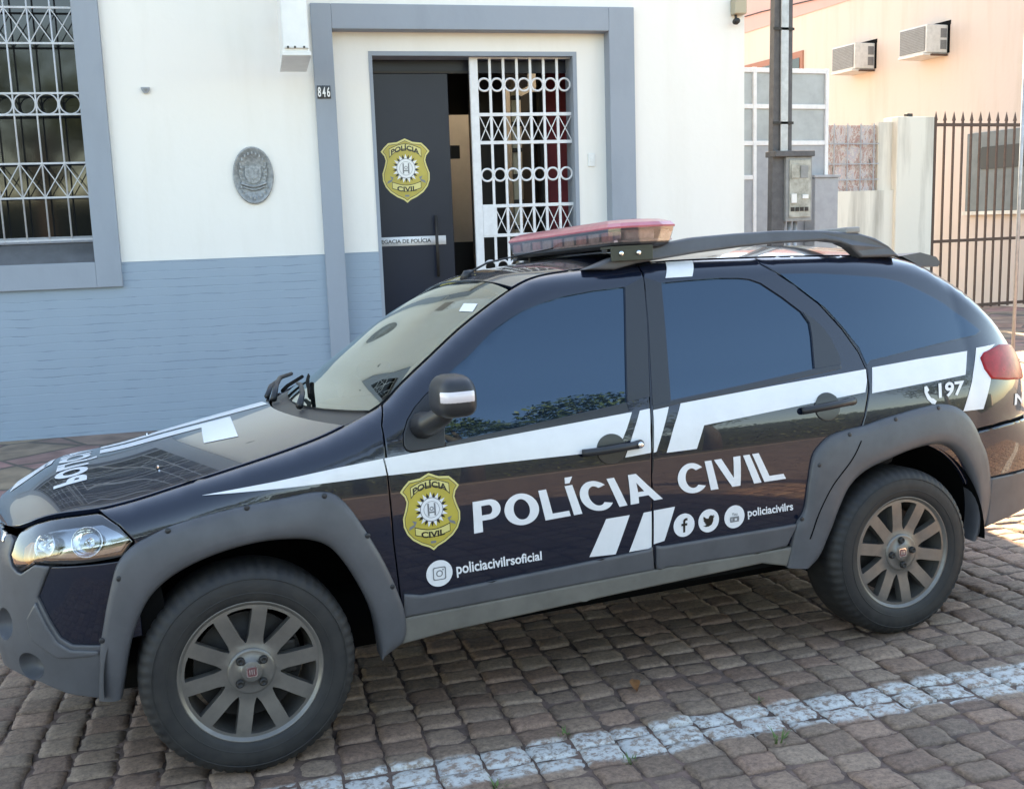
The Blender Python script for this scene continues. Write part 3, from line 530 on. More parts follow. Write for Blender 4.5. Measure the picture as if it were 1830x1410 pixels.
def refine(V,F,step):
    import bmesh
    bm=bmesh.new(); vs_=[bm.verts.new((a,b,0)) for a,b in V]
    for f in F:
        try: bm.faces.new([vs_[i] for i in f])
        except ValueError: pass
    for ax in (0,1):
        lo=V[:,ax].min();hi=V[:,ax].max()
        for c in np.arange(lo+step[ax],hi,step[ax]):
            co=[0,0,0];no=[0,0,0];co[ax]=c;no[ax]=1
            bmesh.ops.bisect_plane(bm,geom=bm.verts[:]+bm.edges[:]+bm.faces[:],plane_co=co,plane_no=no)
    bm.verts.index_update(); V2=np.array([v.co[:2] for v in bm.verts]); F2=[tuple(v.index for v in f.verts) for f in bm.faces]; bm.free()
    return V2,F2
def quadmap(q):
    q=np.array(q,float)
    def f(V): 
        a,b=V[:,0:1],V[:,1:2]; return (1-a)*(1-b)*q[0]+a*(1-b)*q[1]+(1-a)*b*q[2]+a*b*q[3]
    return f
def decal_text(mb,txt,quad,m,off=.0022,bold=.02,ref=None,fn=P,step=(.05,.34),spacing=1.0):
    V,F=text2d(txt,bold,4,ref,spacing); V,F=refine(V,F,step); uv=quadmap(quad)(V); n=surfn(fn,uv[:,0],uv[:,1],0); p=fn(uv[:,0],uv[:,1])+n*off
    # keep faces looking outwards
    a=p[[f[0] for f in F]];b=p[[f[1] for f in F]];c=p[[f[2] for f in F]]
    s=(np.cross(b-a,c-a)*n[[f[0] for f in F]]).sum(1); F=[f if k>0 else f[::-1] for f,k in zip(F,s)]
    mb.add(p,F,m,n)
def circle(c,ra,rb=None,n=40,a0=0): rb=rb or ra; return [(c[0]+ra*math.cos(a0+2*math.pi*k/n),c[1]+rb*math.sin(a0+2*math.pi*k/n)) for k in range(n)]
def lay(mb,poly,m,off,fn=P,grid=.04,step=.03,holes=()): patch(mb,poly,m,off=off,fn=fn,grid=grid,step=step,rim=False,holes=holes)
BADGE=[(.0,.0)]
def badge(mb,fn,step,L=.0009,base=.0022):
    """gold police shield; fn takes unit coordinates (0..1 across, 0..1 up)"""
    sh=[(.16,.93),(.34,.945),(.50,1.0),(.66,.945),(.84,.93),(.93,.865),(1.0,.80),(.93,.73),(.905,.66),(.93,.58),(.985,.46),(.98,.35),(.93,.25),(.84,.165),(.70,.09),(.57,.045),(.50,.0),(.43,.045),(.30,.09),(.16,.165),(.07,.25),(.02,.35),(.015,.46),(.07,.58),(.095,.66),(.07,.73),(.0,.80),(.07,.865)]
    sh=sh[::-1]
    f2=fn
    lay(mb,sh,'gold_light',base,f2,.2,.1)
    lay(mb,inset(sh,.028),'ink',base+L*.5,f2,.2,.1)
    lay(mb,inset(sh,.036),'gold',base+L,f2,.2,.1)
    top=[(.17+.66*t,.70+.135*math.sin(math.pi*t)**.8) for t in np.linspace(0,1,14)]+[(.83-.66*t,.845+.075*math.sin(math.pi*t)) for t in np.linspace(0,1,14)]
    lay(mb,top,'ink',base+1.5*L,f2,.2,.08); lay(mb,inset(top,.010),'gold_light',base+2*L,f2,.2,.08)
    bot=[(.20+.60*t,.225-.05*math.sin(math.pi*t)) for t in np.linspace(0,1,12)]+[(.80-.60*t,.335-.055*math.sin(math.pi*t)) for t in np.linspace(0,1,12)]
    lay(mb,bot,'ink',base+1.5*L,f2,.2,.08); lay(mb,inset(bot,.010),'gold_light',base+2*L,f2,.2,.08)
    for sgn in (0,1):
        fl=[(.10,.30),(.20,.335),(.24,.40),(.16,.42),(.20,.37),(.12,.345)]
        fl=[(1-a,b) for a,b in fl] if sgn else fl
        lay(mb,fl,'ink_grey',base+1.5*L,f2,.3,.1)
    AS=.80
    cx,cy=.5,.535
    def star(n,r0,r1,a0): return [(cx+(r1 if k%2 else r0)*math.cos(a0+math.pi*k/n),cy+AS*(r1 if k%2 else r0)*math.sin(a0+math.pi*k/n)) for k in range(2*n)]
    lay(mb,star(13,.17,.275,.12),'ink',base+2*L,f2,.3,.05)
    lay(mb,star(13,.17,.285,.12+math.pi/13),'vinyl',base+2.5*L,f2,.3,.05)
    lay(mb,circle((cx,cy),.195,.195*AS,36),'ink_grey',base+3*L,f2,.3,.05)
    lay(mb,circle((cx,cy),.183,.183*AS,36),'vinyl',base+3.5*L,f2,.3,.05)
    lay(mb,circle((cx,cy),.135,.135*AS,36),'ink_grey',base+4*L,f2,.3,.05,holes=[circle((cx,cy),.128,.128*AS,30)])
    for a in (-.055,.055): lay(mb,[(cx+a-.014,cy-.08),(cx+a+.014,cy-.08),(cx+a+.014,cy+.08),(cx+a-.014,cy+.08)],'ink_grey',base+4.2*L,f2,.3,.05)
    lay(mb,[(cx-.055,cy-.025),(cx+.055,cy-.025),(cx+.055,cy-.045),(cx-.055,cy-.045)],'ink_grey',base+4.3*L,f2,.3,.05)
    lay(mb,circle((cx,cy+.012),.034,.034*AS,20),'ink_grey',base+4.4*L,f2,.3,.05,holes=[circle((cx,cy+.012),.02,.02*AS,16)])
    # curved words
    for txt,x0,x1,base_y,bow,h in (("POLÍCIA",.21,.79,.725,.085,.085),("CIVIL",.30,.70,.205,-.035,.082)):
        V,F=text2d(txt,.035,3,txt.replace("Í","I")); X=x0+(x1-x0)*V[:,0]; t=(X-.17)/.66 if bow>0 else (X-.2)/.6
        Y=base_y+bow*np.sin(np.pi*np.clip(t,0,1))+h*V[:,1]
        uv=np.c_[X,Y]; n=surfn(f2,uv[:,0],uv[:,1],0); p=f2(uv[:,0],uv[:,1])+n*(base+2.6*L); mb.add(p,[f for f in F],'ink',n)
    lay(mb,[(.455,.095),(.545,.095),(.545,.125),(.455,.125)],'ink_grey',base+1.5*L,f2,.3,.05)
def social(mb,kind,c,r,fn=P):
    lay(mb,circle(c,r,r,36),'vinyl',.0022,fn,.05,.02)
    def T_(pts): return [(c[0]+a*r,c[1]+b*r) for a,b in pts]
    if kind=='insta':
        def rr(w,k=.3):
            out=[]
            for sx,sz,a0 in ((1,1,0),(-1,1,90),(-1,-1,180),(1,-1,270)):
                out+=[(sx*(w-k*w)+k*w*math.cos(R(a0+t)),sz*(w-k*w)+k*w*math.sin(R(a0+t))) for t in (0,30,60,90)]
            return out
        lay(mb,T_(rr(.50)),'ink_grey',.003,fn,.05,.02,holes=[T_(rr(.42))])
        lay(mb,T_(circle((0,0),.26,.26,24)),'ink_grey',.003,fn,.05,.02,holes=[T_(circle((0,0),.18,.18,20))])
        lay(mb,T_(circle((.27,.27),.06,.06,10)),'ink_grey',.003,fn,.05,.02)
    if kind=='f':
        lay(mb,T_([(-.10,-.62),(.10,-.62),(.10,-.05),(.28,-.05),(.31,.15),(.10,.15),(.10,.28),(.16,.38),(.32,.38),(.32,.58),(.10,.58),(-.04,.50),(-.10,.35),(-.10,.15),(-.26,.15),(-.26,-.05),(-.10,-.05)]),'ink',.003,fn,.05,.02)
    if kind=='bird':
        lay(mb,T_([(-.55,-.38),(-.30,-.50),(0,-.50),(.28,-.36),(.43,-.08),(.45,.18),(.58,.34),(.44,.32),(.52,.46),(.36,.40),(.20,.47),(.04,.38),(-.02,.20),(-.22,.22),(-.42,.36),(-.50,.44),(-.54,.24),(-.44,.10),(-.54,.11),(-.42,-.08),(-.32,-.14),(-.40,-.16),(-.28,-.27),(-.22,-.30),(-.36,-.38)]),'ink',.003,fn,.05,.02)
    if kind=='tube':
        lay(mb,T_([(-.42,-.45),(.42,-.45),(.46,-.25),(.42,.02),(-.42,.02),(-.46,-.25)]),'ink_grey',.003,fn,.05,.02,holes=[T_([(-.30,-.34),(-.22,-.34),(-.22,-.08),(-.30,-.08)]),T_([(.02,-.34),(.24,-.34),(.24,-.14),(.02,-.14)])])
        decal_text(mb,"You",[T_([(-.28,.10)])[0],T_([(.28,.10)])[0],T_([(-.28,.38)])[0],T_([(.28,.38)])[0]],'ink_grey',.003,.015,fn=fn,step=(.6,.6))

# heavy upright capitals for the doors: (outline, holes, advance) with cap height 1
def glyph(ch):
    el=lambda cx,cy,rx,ry,a0,a1,n=22:[(cx+rx*math.cos(R(a0+(a1-a0)*k/n)),cy+ry*math.sin(R(a0+(a1-a0)*k/n))) for k in range(n+1)]
    S=.215
    if ch=='I': return [([(0,0),(S,0),(S,1),(0,1)],[])],S
    if ch=='Í': return [([(0,0),(S,0),(S,1),(0,1)],[]),([(.03,1.07),(.16,1.07),(.30,1.27),(.08,1.27)],[])],S
    if ch=='L': return [([(0,0),(.64,0),(.64,.18),(S,.18),(S,1),(0,1)],[])],.64
    if ch=='P': return [([(0,0),(S,0),(S,.36),(.42,.36)]+el(.42,.68,.28,.32,-90,90,14)+[(0,1)],[[(S,.53),(.40,.53)]+el(.40,.68,.085,.15,-90,90,10)+[(S,.83)]])],.70
    if ch=='O': return [(el(.44,.5,.44,.515,0,354,40),[el(.44,.5,.205,.335,0,352,34)])],.88
    if ch=='C':
        o=el(.43,.5,.43,.515,38,322,36); i=el(.43,.5,.20,.335,312,48,30); return [([(.80,.74)][:0]+o+[(.565,.30)][:0]+i,[])],.80
    if ch=='A': return [([(0,0),(.225,0),(.295,.215),(.565,.215),(.635,0),(.87,0),(.55,1),(.32,1)],[[(.345,.375),(.515,.375),(.43,.70)]])],.87
    if ch=='V': return [([(.31,0),(.54,0),(.85,1),(.62,1),(.425,.30),(.235,1),(0,1)],[])],.85
def block_text(mb,txt,quad,m='vinyl',off=.0024):
    gl=[glyph(c) for c in txt]; sp=.085; tot=sum(g[1] for g in gl)+sp*(len(txt)-1); x=0; qm=quadmap(quad)
    def fn(u,w):
        u=np.asarray(u,float);w=np.asarray(w,float); r=qm(np.stack([u.ravel()/tot,w.ravel()],-1)); return P(r[:,0].reshape(u.shape),r[:,1].reshape(u.shape))
    for parts,adv in gl:
        for o,h in parts: lay(mb,[(a+x,b) for a,b in o],m,off,fn,.28,.2,[[(a+x,b) for a,b in k] for k in h])
        x+=adv+sp
# ------------------------------------------------------------------ ground
def bl(V,F_,name,m,mw=None,kind='structure'):
    mb=MB(); mb.add(V,F_,m,smooth=False); o=mb.build(name,fixn=False)
    if mw is not None: o.matrix_world=mw
    return tag(o,kind=kind)
bl([(-150,-150,-.45),(150,-150,-.45),(150,150,-.45),(-150,150,-.45)],[(0,1,2,3)],'ground','earth')
# street (car frame): bed of joint sand, cobbles near the camera, a plain cobbled sheet farther off
bl([(-60,-9,-.0095),(60,-9,-.0095),(60,2.15,-.0095),(-60,2.15,-.0095)],[(0,1,2,3)],'street','joint',CAR_M)
XA,XB,YA=-2.2,7.4,-2.0
mb=MB()
for x0,x1,y0,y1 in ((-60,XA,-9,2.15),(XB,60,-9,2.15),(XA,XB,-9,YA)): mb.add([(x0,y0,-.006),(x1,y0,-.006),(x1,y1,-.006),(x0,y1,-.006)],[(0,1,2,3)],'far_cobble',smooth=False)
o=mb.build('street_far',fixn=False); o.matrix_world=CAR_M; tag(o,kind='structure')
def cobbles():
    rg=np.random.default_rng(11); a=math.atan(LINE_K); t=np.array([math.cos(a),math.sin(a)]); n=np.array([-t[1],t[0]])
    V=[];Fc=[];C=[]; G=7; u=-4.2; nv=0
    base=np.array([(.206,.150,.118),(.226,.168,.132),(.190,.142,.113),(.226,.158,.124),(.205,.140,.111),(.236,.182,.145)])*(1.24,1.10,.98)
    g=np.linspace(-1,1,G); p,q=np.meshgrid(g,g,indexing='ij'); ap,aq=np.abs(p)==1,np.abs(q)==1; e=np.maximum(abs(p),abs(q))
    idx=np.arange(G*G).reshape(G,G); quads=np.stack([idx[:-1,:-1],idx[1:,:-1],idx[1:,1:],idx[:-1,1:]],-1).reshape(-1,4)
    rim=np.r_[idx[:,0],idx[-1,1:],idx[-2::-1,-1],idx[0,-2:0:-1]]; m=len(rim); k=np.arange(m)
    side=np.stack([rim,G*G+k,G*G+(k+1)%m,rim[(k+1)%m]],-1); FT=np.r_[quads,side]
    while u<9.2:
        wu=rg.uniform(.128,.150); v=-4.6+rg.uniform(0,.15)
        while v<4.6:
            lv=rg.uniform(.098,.140); cx,cy=(u+wu/2)*t+(v+lv/2)*n
            if XA-.1<cx<XB+.1 and YA-.12<cy<2.2:
                gap=rg.uniform(.005,.012); hx,hy=(wu-gap)/2,(lv-gap)/2; rot=rg.normal(0,.045); cr,sr=math.cos(rot),math.sin(rot)
                tilt=rg.normal(0,.022,2); z0=rg.normal(0,.0028); ph=rg.uniform(0,6.28,4); sk=rg.normal(0,.05,2)
                pu=p*(1-.025*q**6)+sk[0]*.7*q; qu=q*(1-.03*p**6)+sk[1]*.7*p
                pu=pu+ap*(.04*np.sin(2.6*q+ph[0])+rg.normal(0,.020,p.shape)); qu=qu+aq*(.045*np.sin(2.6*p+ph[1])+rg.normal(0,.022,p.shape))
                z=z0-.0022*np.clip((e-.5)/.5,0,1)**2-(e==1)*(.0018+abs(rg.normal(0,.002,p.shape)))+tilt[0]*p*hx+tilt[1]*q*hy+.0014*np.sin(4*p+ph[2])*np.cos(3.3*q+ph[3])+rg.normal(0,.0008,p.shape)
                if rg.uniform()<.22:   # a chipped corner
                    sx,sy=rg.choice([-1,1],2); z=z-.006*np.clip(p*sx+q*sy-1.15,0,1)
                lx,ly=pu*hx,qu*hy; lx,ly=lx*cr-ly*sr,lx*sr+ly*cr
                w=np.stack([cx+lx*t[0]+ly*n[0],cy+lx*t[1]+ly*n[1],z],-1).reshape(-1,3); b=w[rim].copy(); b[:,2]-=.03
                V.append(np.r_[w,b]); Fc.append(FT+nv); nv+=len(w)+m
                col=base[rg.integers(0,6)]*rg.uniform(.78,1.2); C.append(np.tile((*col,1),(len(w)+m,1)))
            v+=lv
        u+=wu
    V=np.concatenate(V);Fc=np.concatenate(Fc);C=np.concatenate(C)
    me=bpy.data.meshes.new("cobblestones"); me.from_pydata(V.tolist(),[],Fc.tolist()); me.materials.append(M['stone'])
    at=me.color_attributes.new("Col",'FLOAT_COLOR','POINT'); at.data.foreach_set("color",C.astype(np.float32).ravel())
    me.polygons.foreach_set("use_smooth",[True]*len(Fc)); me.update()
    o=bpy.data.objects.new("cobblestones",me); COL.objects.link(o); o.matrix_world=CAR_M; tag(o,kind='structure')
cobbles()
# kerb and pavements
zc=lambda y:-.0550*y
mb=MB(); x=-14.0
while x<22: mb.box(x,x+.98,2.15,2.29,-.35,.034,'kerb',.012); x+=.99
tag(mb.build('kerb'),kind='structure')
bl([(-60,2.29,.03),(60,2.29,.03),(60,60,.03),(-60,60,.03)],[(0,1,2,3)],'pavement','flag')
bl([(-60,-12,.50),(60,-12,.50),(60,-8.9,.50),(-60,-8.9,.50)],[(0,1,2,3)],'opposite_pavement','redpave')
bl([(-60,-16,.504),(60,-16,.504),(60,-12,.504),(-60,-12,.504)],[(0,1,2,3)],'verge','grass')
bl([(-60,-60,.50),(60,-60,.50),(60,-16,.50),(-60,-16,.50)],[(0,1,2,3)],'yard','sand')
mb=MB(); mb.box(-60,60,-9.05,-8.9,.3,.55,'kerb'); tag(mb.build('opposite_kerb'),kind='structure')
# ------------------------------------------------------------------ the police station (s along the front, d into the building, z up)
CS,CZ,CD=.9461,1.6308,9.1447
def at(s,z,d): k=(CD+d)/CD; return CS+(s-CS)*k,CZ+(z-CZ)*k
st=empty("police_station","white police station with blue-grey trim and painted brick base, dark door beside white grille","building",FAC_M)
ZT=7.6
mb=MB(); WT=.30
SL,SR=-7.0,5.325
mb.box(SL,-2.14,0,WT,1.43,ZT,'wall_white'); mb.box(-2.14,-.15,0,WT,3.93,ZT,'wall_white'); mb.box(-.15,1.482,0,WT,1.43,ZT,'wall_white')
mb.box(1.482,4.262,0,WT,3.455,ZT,'wall_white'); mb.box(4.262,SR,0,WT,1.43,ZT,'wall_white')
mb.box(SR-.3,SR,WT,6,.03,ZT,'wall_white'); mb.box(SL,SL+.3,WT,6,.03,ZT,'wall_white'); mb.box(SL,SR,6,6.3,.03,ZT,'wall_white'); mb.box(SL+.3,SR-.3,WT,2.4,ZT-.3,ZT-.05,'wall_white'); mb.box(SL+.3,.9,2.4,6,ZT-.3,ZT-.05,'wall_white')  # roof left open over the hall, an added skylight to brighten it
# recessed white surround of the door
a0,_=at(1.648,1,.10); a1,_=at(4.03,1,.10); d0,_=at(1.938,1,.10); d1,dz=at(3.742,3.085,.10)
mb.box(1.60,d0,.10,WT,1.432,3.40,'wall_white'); mb.box(d1,4.08,.10,WT,1.432,3.40,'wall_white'); mb.box(d0,d1,.10,WT,dz,3.40,'wall_white')
mb.build('wall',st)
mb=MB(); mb.box(SL,1.482,-.012,WT,.0,1.428,'brick'); mb.box(4.262,SR+.004,-.012,WT,.0,1.428,'brick'); mb.box(1.648,d0,.088,WT,.0,1.430,'brick'); mb.box(d1,4.03,.088,WT,.0,1.430,'brick')
mb.build('brick_base',st)
mb=MB(); mb.box(1.482,1.648,-.045,WT-.01,.0,3.455,'wall_blue',.006); mb.box(4.03,4.262,-.045,WT-.01,.0,3.455,'wall_blue',.006); mb.box(1.648,4.03,-.045,WT-.01,3.255,3.455,'wall_blue',.006)
mb.build('door_surround',st)
# thin blue frame round the opening
mb=MB(); mb.box(d0,d0+.03,.094,.34,.2,dz,'wall_blue'); mb.box(d1-.035,d1,.094,.34,.2,dz,'wall_blue'); mb.box(d0+.03,d1-.035,.094,.34,dz-.036,dz,'wall_blue'); mb.build('door_frame',st)
# window
win=MB(); FB=.195
win.box(-.345,-.148,-.05,WT-.01,1.235,3.95,'wall_blue',.005); win.box(-2.14,-1.945,-.05,WT-.01,1.235,3.95,'wall_blue',.005); win.box(-1.945,-.345,-.05,WT-.01,3.75,3.95,'wall_blue',.005); win.box(-1.945,-.345,-.05,WT-.01,1.235,1.44,'wall_blue',.005)
wf=win.build('window',st)
mb=MB(); mb.add([(-1.945,-.02,1.441),(-.345,-.02,1.441),(-.345,.14,1.60),(-1.945,.14,1.60),(-1.945,.14,1.441),(-.345,.14,1.441)],[(0,1,2,3),(0,3,4),(1,5,2)],'sill_grey',smooth=False); mb.build('window_sill',wf)
mb=MB(); mb.box(-1.945,-.345,.155,.165,1.60,3.75,'dark_glass'); mb.build('window_pane',wf)
mb=MB(); mb.box(-1.945,-.345,.125,.155,1.60,1.65,'grey_paint'); mb.box(-1.17,-1.12,.125,.155,1.65,3.75,'grey_paint'); mb.build('window_sash',wf)
def cell_x(g,s0,s1,z0,z1,d,m='white_paint'):
    g.bar((s0,d,z0),(s1,d,z1),.009,.007,m); g.bar((s1,d+.004,z0),(s0,d+.004,z1),.009,.007,m)
def ringg(g,s,z,d,r,m='white_paint',t=.009):
    g.tube([(s+r*math.cos(2*math.pi*k/26),d,z+r*math.sin(2*math.pi*k/26)) for k in range(27)],t,m,8,False)
g=MB(); D=.035; ss=[-.345-.167*k for k in range(10)]
for s in ss[1:]: g.tube([(s,D,1.61),(s,D,3.75)],.007,'grille_paint',8)
for z in (1.625,1.959,2.226,2.602,2.764,3.141,3.408,3.70): g.bar((-1.945,D,z),(-.345,D,z),.014,.015,'grille_paint')
for k in range(9):
    cell_x(g,ss[k+1],ss[k],1.959,2.226,D,'grille_paint'); cell_x(g,ss[k+1],ss[k],3.141,3.408,D,'grille_paint'); ringg(g,(ss[k]+ss[k+1])/2,2.683,D,.078,'grille_paint',t=.0055)
g.build('window_grille',wf)
# dark door leaf with shield, name strip and pull handle
LD=.315
l0,_=at(1.70,1,LD); l1,lz=at(2.597,2.905,LD)
mb=MB(); mb.box(l0,l1,LD,LD+.045,.22,lz,'door_dark',.004)
lf=mb.build('door',st)
def flat(s0,s1,z0,z1,d): 
    def f(u,w): u=np.asarray(u,float);w=np.asarray(w,float); return np.stack([s0+(s1-s0)*u,np.full_like(u,d)+0*w,z0+(z1-z0)*w],-1)
    return f
b0,bz0=at(1.999,1.838,LD); b1,bz1=at(2.415,2.374,LD)
mb=MB(); badge(mb,flat(b0,b1,bz0,bz1,LD),.1,.0012,.003); mb.build('shield_emblem',lf,fixn=False)
t0,tz0=at(1.80,1.476,LD); t1,tz1=at(2.526,1.552,LD)
mb=MB(); mb.box(t0,t1,LD-.003,LD-.0005,tz0,tz1,'vinyl'); x1,_=at(2.395,1,LD); x0,_=at(1.885,1,LD); zz0=tz0+.022; zz1=tz1-.022
fl=flat(0,1,0,1,LD-.003)
decal_text(mb,"DELEGACIA DE POLÍCIA",[(x0,zz0),(x1,zz0),(x0,zz1),(x1,zz1)],'ink',.0015,.02,"DELEGACIA DE POLICIA",fn=fl,step=(2,2)); mb.build('name_strip',lf,fixn=False)
h0,hz0=at(2.447,1.20,LD-.05); _,hz1=at(2.447,1.725,LD-.05)
mb=MB(); mb.tube([(h0,LD-.05,hz0),(h0,LD-.05,hz1)],.014,'steel_dark',12)
for z in (hz0+.06,hz1-.06): mb.tube([(h0,LD-.05,z),(h0,LD+.002,z)],.009,'chrome',8)
mb.build('handle',lf)
mb=MB(); mb.box(l0,d1,LD+.01,LD+.05,lz+.005,3.3,'door_dark'); mb.bar((l0,LD,lz+.01),(l1+.18,LD,lz+.01),.02,.02,'hall_dark'); mb.build('transom',st)
# hall behind
mb=MB(); HD=4.2
mb.box(1.0,4.9,HD,HD+.1,.2,3.6,'hall_wall'); mb.box(.9,1.0,WT+.08,HD,.2,3.6,'hall_wall'); mb.box(4.9,5.0,WT+.08,HD,.2,3.6,'hall_wall'); mb.box(.9,5.0,WT+.08,2.4,3.3,3.4,'hall_wall'); mb.box(.9,1.75,WT+.002,WT+.08,.2,3.4,'hall_dark'); mb.box(3.85,5,WT+.002,WT+.08,.2,3.4,'hall_dark')  # ceiling stops short below that added opening to let daylight in
mb.build('hall_wall',st)
mb=MB(); mb.box(.9,5.0,.30,HD,.05,.22,'hall_floor'); mb.build('hall_floor',st)
mb=MB()
def hp(px0,px1,z0,z1,d,th,m): 
    # an upright seen between these positions along the front plane
    s0,a=at(px0,z0,d); s1,b=at(px1,z1,d); mb.box(s0,s1,d,d+th,max(a,.22),b,m)
hp(2.58,2.85,.2,1.49,2.6,.06,'hall_dark'); hp(2.60,2.68,2.20,2.31,2.2,.05,'hall_dark'); hp(2.5,2.9,2.57,3.1,2.3,.08,'hall_dark')
hp(2.85,3.10,.2,3.3,1.6,.5,'hall_dark'); hp(3.31,3.40,.2,2.75,2.4,.4,'hall_dark'); hp(3.44,3.80,.2,3.05,1.3,.05,'hall_red'); hp(3.40,3.45,.2,3.3,1.25,.12,'hall_dark'); hp(3.15,3.21,.2,2.86,1.1,.06,'hall_cream'); hp(3.10,3.30,2.8,3.3,1.5,.3,'hall_wall')
mb.build('hall_furniture',st)
for k in range(6):
    s,z=at(3.18,2.70-.22*k,1.1); mb=MB(); mb.box(s-.045,s+.05,1.06,1.10,z-.02,z+.02,'hall_dark',.006); mb.build('coat_hook',st)
# white sliding grille
gd=.19
def G_(s,z): return at(s,z,gd)
mb=MB(); p0,_=G_(2.787,1); p1,gt=G_(2.859,3.05); r1,_=G_(3.70,1)
mb.box(p0,p1,gd-.02,gd+.02,.24,gt,'white_paint',.004); mb.box(r1,r1+.03,gd-.02,gd+.02,.24,gt,'white_paint',.004)
bs=[G_(s,1)[0] for s in (2.859,2.966,3.084,3.203,3.322,3.441,3.561,3.69)]
for s in bs[1:-1]: mb.box(s-.011,s+.011,gd-.008,gd+.008,.27,gt,'white_paint')
zz=[G_(3,z)[1] for z in (3.04,2.563,2.328,1.789,1.536,1.187)]
for z in zz+[.80,.55,.26]: mb.box(p1,r1,gd-.012,gd+.012,z-.014,z+.014,'white_paint')
for k in range(7):
    a,b=bs[k],bs[k+1]; c=(a+b)/2
    for z in (G_(3,2.811)[1],G_(3,2.054)[1],G_(3,1.266)[1]): ringg(mb,c,z,gd-.004,.053,t=.0095)
    cell_x(mb,a,b,zz[2],zz[1],gd)
    if k: cell_x(mb,a,b,zz[4],zz[3],gd)
    cell_x(mb,a,b,.55,.80,gd)
la,_=G_(2.86,1); lb_,_=G_(2.985,1)
mb.box(la,lb_,gd-.016,gd+.016,zz[4],zz[3],'white_paint',.003)
mb.build('door_grille',st)
mb=MB(); s,z=at(3.858,2.165,.10); mb.box(s-.032,s+.032,.086,.0985,z-.058,z+.058,'sign_white',.005); mb.box(s-.012,s+.012,.080,.0862,z-.02,z+.02,'sign_white',.003); mb.build('bell_switch',st)
def placed(name,label,cat,x,d,z,group=None):
    return empty(name,label,cat,FAC_M@Matrix.Translation((x,d,z)),group)
# projecting light-box sign
t=placed("lightbox_sign","white projecting lightbox sign seen edge-on above the house number","sign",1.309,0,2.89)
mb=MB(); mb.box(-.095,.095,-1.02,-.22,.012,1.6,'sign_white',.012); mb.build('sign_box',t)
mb=MB(); mb.box(-.105,.105,-1.025,-.205,.0,.03,'sign_white',.004); mb.box(-.088,.088,-1.034,-1.018,.05,1.6,'sign_white',.003)
for sx in (-.06,-.01,.055): mb.box(sx-.007,sx+.007,-1.045,-1.030,.05,.064,'steel_dark')
mb.build('sign_frame',t)
mb=MB(); mb.box(-.02,.02,-.22,-.004,.40,.44,'grey_paint'); mb.box(-.02,.02,-.22,-.004,1.2,1.24,'grey_paint'); mb.box(-.05,.05,-.012,-.002,.3,1.4,'grey_paint'); mb.build('wall_bracket',t)
# oval cast plaque
t=placed("oval_plaque","grey oval cast plaque with a coat of arms on the white wall","plaque",.9405,-.002,2.095)
mb=MB(); rx,rz=.163,.232
def el(k,r): return (r*rx*math.cos(k),r*rz*math.sin(k))
V=[];K=48
for r,d in ((1,0),(1,-.018),(.95,-.024),(.91,-.014),(.02,-.016)):
    for k in range(K): a,b=el(2*math.pi*k/K,r); V.append((a,d,b))
mb.add(V,[(i*K+k,i*K+(k+1)%K,(i+1)*K+(k+1)%K,(i+1)*K+k) for i in range(4) for k in range(K)],'plaque'); mb.build('plate',t)
mb=MB(); tfp=lambda a,b,d:(a,d,b)
mb.prism([(-.062,.075),(.062,.075),(.066,0),(.045,-.05),(0,-.07),(-.045,-.05),(-.066,0)],-.014,-.030,'plaque',tfp)
mb.prism([(-.035,.05),(.035,.05),(.035,-.01),(0,-.035),(-.035,-.01)],-.030,-.037,'plaque',tfp)
mb.tube([(-.10+.2*k/10,-.022,-.062-.028*math.sin(math.pi*k/10)) for k in range(11)],.010,'plaque',8); mb.tube([(-.085+.17*k/10,-.022,-.090-.026*math.sin(math.pi*k/10)) for k in range(11)],.008,'plaque',8)
for sgn in (-1,1):
    for k in range(5): 
        a=.088+.012*math.sin(k); mb.prism([(sgn*(a-.012),.06-.03*k),(sgn*(a+.02),.085-.03*k),(sgn*(a+.010),.055-.03*k)],-.013,-.026,'plaque',tfp)
for k in range(9): w=R(30+15*k); mb.prism([(rx*.72*math.cos(w)+a,rz*.78*math.sin(w)+b) for a,b in ((-.008,-.01),(.008,-.01),(.006,.012),(-.006,.012))],-.013,-.024,'plaque',tfp)
for k in range(9): w=R(210+15*k); mb.prism([(rx*.72*math.cos(w)+a,rz*.80*math.sin(w)+b) for a,b in ((-.008,-.01),(.008,-.01),(.006,.012),(-.006,.012))],-.013,-.024,'plaque',tfp)
mb.build('coat_of_arms',t)
# small wall socket
t=placed("wall_fitting","small grey wall fitting on bare white wall beside the barred window","wall fitting",.151,-.001,2.779)
mb=MB(); mb.prism([(-.034,.022),(.034,.022),(.030,-.004),(.012,-.024),(-.012,-.024),(-.028,-.004)],0,-.022,'grey_paint',tfp); mb.build('base_plate',t)
mb=MB(); mb.prism([(-.016,.010),(.016,.010),(.0,-.014)],-.022,-.034,'box_grey',tfp); mb.build('cap',t)
# house number
t=placed("house_number","dark house number tiles reading 846 on the left door pillar","house number",1.553,-.0455,2.752)
for k,ch in enumerate("846"):
    mb=MB(); x=-.037+.037*k; mb.box(x-.0175,x+.0175,-.008,-.0005,-.052,.052,'tile_dark',.002)
    f_=flat(0,1,0,1,-.0082); decal_text(mb,ch,[(x-.0125,-.040),(x+.0125,-.040),(x-.0125,.040),(x+.0125,.040)],'vinyl',.001,.02,fn=f_,step=(2,2)); mb.build('number_tile',t,fixn=False)
